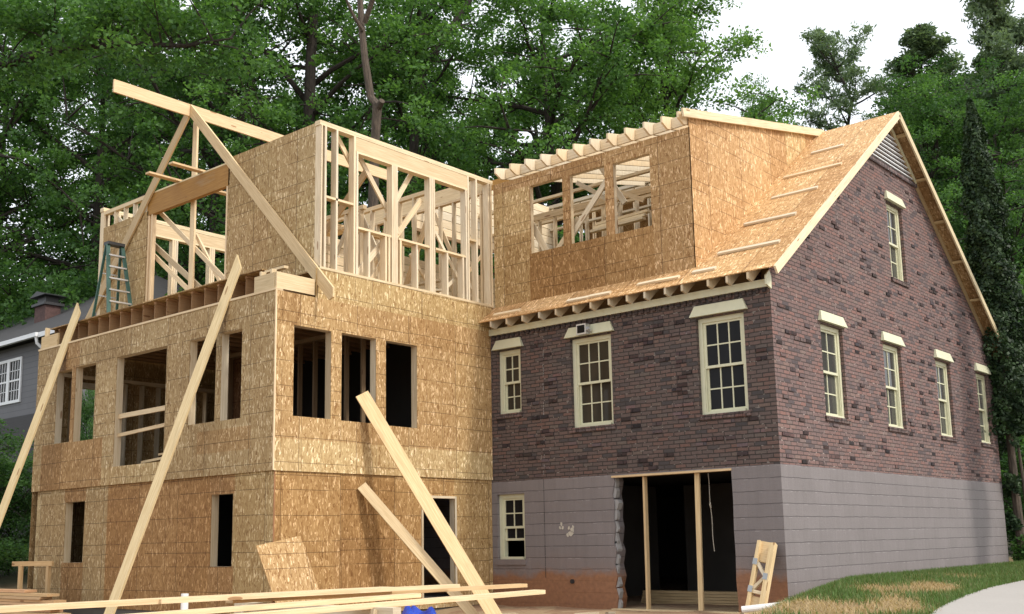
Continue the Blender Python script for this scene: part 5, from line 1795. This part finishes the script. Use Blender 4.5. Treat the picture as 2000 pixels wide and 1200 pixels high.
# the slender cypress at the far corner
rgc = np.random.default_rng(9)
cx, cy = .22, 11.52
n = 46000
Hc = 11.6
z = rgc.uniform(0, 1, n) ** .9 * (Hc - 1.0) + 1.0
def cyr(z):
    t = z / Hc
    return np.interp(t, [0, .12, .25, .36, .5, .65, .8, .92, 1.0], [.10, .25, .55, .72, .66, .50, .38, .24, .03])
az = rgc.uniform(0, 2 * np.pi, n)
lump = 1 + .22 * np.sin(az * 3 + z * 2.3) + .16 * np.sin(az * 5 - z * 4.1) + .10 * np.sin(z * 9 + az)
rad = cyr(z) * lump * np.sqrt(rgc.uniform(.25, 1, n))
keep = (z > 3.2) | (np.sin(az * 2 + z * 5) + np.sin(z * 7) > .55) & (np.cos(az - 3.6) > -.1)
P = np.stack([rad * np.cos(az), rad * np.sin(az), z], 1)
P[:, 0] -= .20 * z / Hc - .05 * np.sin(np.pi * z / Hc)
P[:, 1] -= .17 * z / Hc
P = P[keep]
nn = len(P)
N = np.stack([np.cos(az[keep]), np.sin(az[keep]), np.full(nn, .3)], 1) + rgc.normal(size=(nn, 3)) * .8
cl = np.clip(.35 + .35 * np.sin(az[keep] * 7 + z[keep] * 11) + rgc.normal(0, .22, nn), 0, 1)
cm = leaf_mesh("crown", P, N, rgc.uniform(.06, .13, nn), np.stack([cl, cl, cl], 1), 'cypress', 1.7, rgc)
m = MB(); m.tube([(0, 0, -.2), (-.02, -.04, 1.5), (-.03, -.08, 3.2), (-.08, -.10, 6), (-.16, -.14, 10)], [.12, .10, .085, .06, .02], 9)
m.tube([(.12, .1, -.2), (.16, .08, 1.5), (.10, .05, 3.0)], [.06, .05, .03], 7)
plant("cypress_tree", (mesh_only(m, "trunk", 'palebark'), cm), (cx, cy, hgt(cx, cy)), "slender dark cypress standing at the far corner of the brick gable", "tree")
cyp = bpy.data.objects["cypress_tree"]
plant("cypress_tree", tuple(c.data for c in sorted(cyp.children, key=lambda q: -ord(q.name[0]))), (2.9, 9.75, hgt(2.9, 9.75)), "second slender cypress just outside the right edge, shading the painted gable foot", "tree", None, 2.0, (.8, .8, 1.0))
x, y = .35, 11.55
m = MB(); m.tube([(0, 0, 0), (0, 0, .5)], [.02, .01], 5)
n = 1600
g = rgc.normal(size=(n, 3)); g /= np.linalg.norm(g, axis=1, keepdims=True)
P = g * (rgc.uniform(0, 1, n) ** .4)[:, None] * np.array([.40, .40, .45]) + np.array([0, 0, .42])
f = np.clip(rgc.normal(.3, .25, n), 0, 1)
plant("small_shrub", (mesh_only(m, "stem", 'bark'), leaf_mesh("foliage", P, rgc.normal(size=(n, 3)) + np.array([0, 0, .6]), rgc.uniform(.06, .12, n), np.stack([f, f, f], 1), 'leaf', 1.5, rgc)),
      (x, y, hgt(x, y)), "small glossy shrub at the cypress foot against the painted wall", "shrub", parts=("stem", "foliage"))


# grass and straw on the bank
def make_grass():
    rg = np.random.default_rng(3)
    n = 300000
    x = rg.uniform(-.2, 4.6, n)
    y = rg.uniform(-7.5, 13.0, n)
    e = 3.15 - 0.13 * (y + 1.4) + np.where(y > -1.4, .010, .02) * (y + 1.4) ** 2
    b = np.array([bank_f(a, c) for a, c in zip(x, y)])
    hh = np.array([hgt(a, c) for a, c in zip(x, y)])
    keep = (x < e + .03) & (b > .55) & ((x > .02) | (y < -.1))
    x, y, b, hh, e = x[keep], y[keep], b[keep], hh[keep], e[keep]
    n = len(x)
    nz = np.sin(x * 2.1 + y * .9) + np.sin(y * 1.7 - x * 1.1 + 2) + .7 * np.sin(x * 5 + y * 3.3) + rg.normal(0, .5, n)
    # green by the wall and along the driveway edge, straw between and near the front
    green = np.exp(-(x / 1.1) ** 2) * 1.9 + np.exp(-((e - x) / .35) ** 2) * .9 + .24 * nz - .06
    green -= np.clip((.6 - y) * .10, 0, .5)
    green = np.clip(green * 1.6 + .5, 0, 1)
    g = (rg.uniform(0, 1, n) < green)
    thin = rg.uniform(0, 1, n)
    k2 = g | (thin < .62)
    x, y, hh, g = x[k2], y[k2], hh[k2], g[k2]
    n = len(x)
    L = np.where(g, rg.uniform(.04, .11, n), rg.uniform(.04, .13, n))
    el = np.where(g, rg.uniform(.7, 1.45, n), rg.uniform(.05, .7, n))
    az = rg.uniform(0, 6.283, n)
    w = np.where(g, rg.uniform(.004, .009, n), rg.uniform(.003, .006, n))
    base = np.stack([x, y, hh + .005], 1)
    d = np.stack([np.cos(az) * np.cos(el), np.sin(az) * np.cos(el), np.sin(el)], 1)
    s = np.stack([-np.sin(az), np.cos(az), np.zeros(n)], 1)
    v = np.empty((n, 3, 3), dtype=np.float32)
    v[:, 0] = base - s * w[:, None]; v[:, 1] = base + s * w[:, None]; v[:, 2] = base + d * L[:, None]
    me = bpy.data.meshes.new("grass")
    me.vertices.add(n * 3); me.vertices.foreach_set("co", v.reshape(-1))
    me.loops.add(n * 3); me.loops.foreach_set("vertex_index", np.arange(n * 3, dtype=np.int32))
    me.polygons.add(n); me.polygons.foreach_set("loop_start", np.arange(0, n * 3, 3, dtype=np.int32))
    ca = me.color_attributes.new("tint", 'FLOAT_COLOR', 'CORNER')
    r = rg.uniform(.65, 1.35, (n, 1))
    c = np.where(g[:, None], np.array([[.095, .165, .042]]), np.array([[.42, .315, .175]])) * r
    mixc = rg.uniform(0, 1, n) < .18
    c[mixc & g] = np.array([.16, .16, .06])
    cc = np.ones((n, 3, 4), dtype=np.float32); cc[:, :, :3] = c[:, None, :]
    ca.data.foreach_set("color", cc.reshape(-1))
    me.materials.append(M['grass'])
    me.update(calc_edges=True); me.validate()
    o = bpy.data.objects.new("grass", me); C.objects.link(o)
    tag(o, "green and straw coloured grass on the bank beside the gable", "grass", kind="stuff")


make_grass()
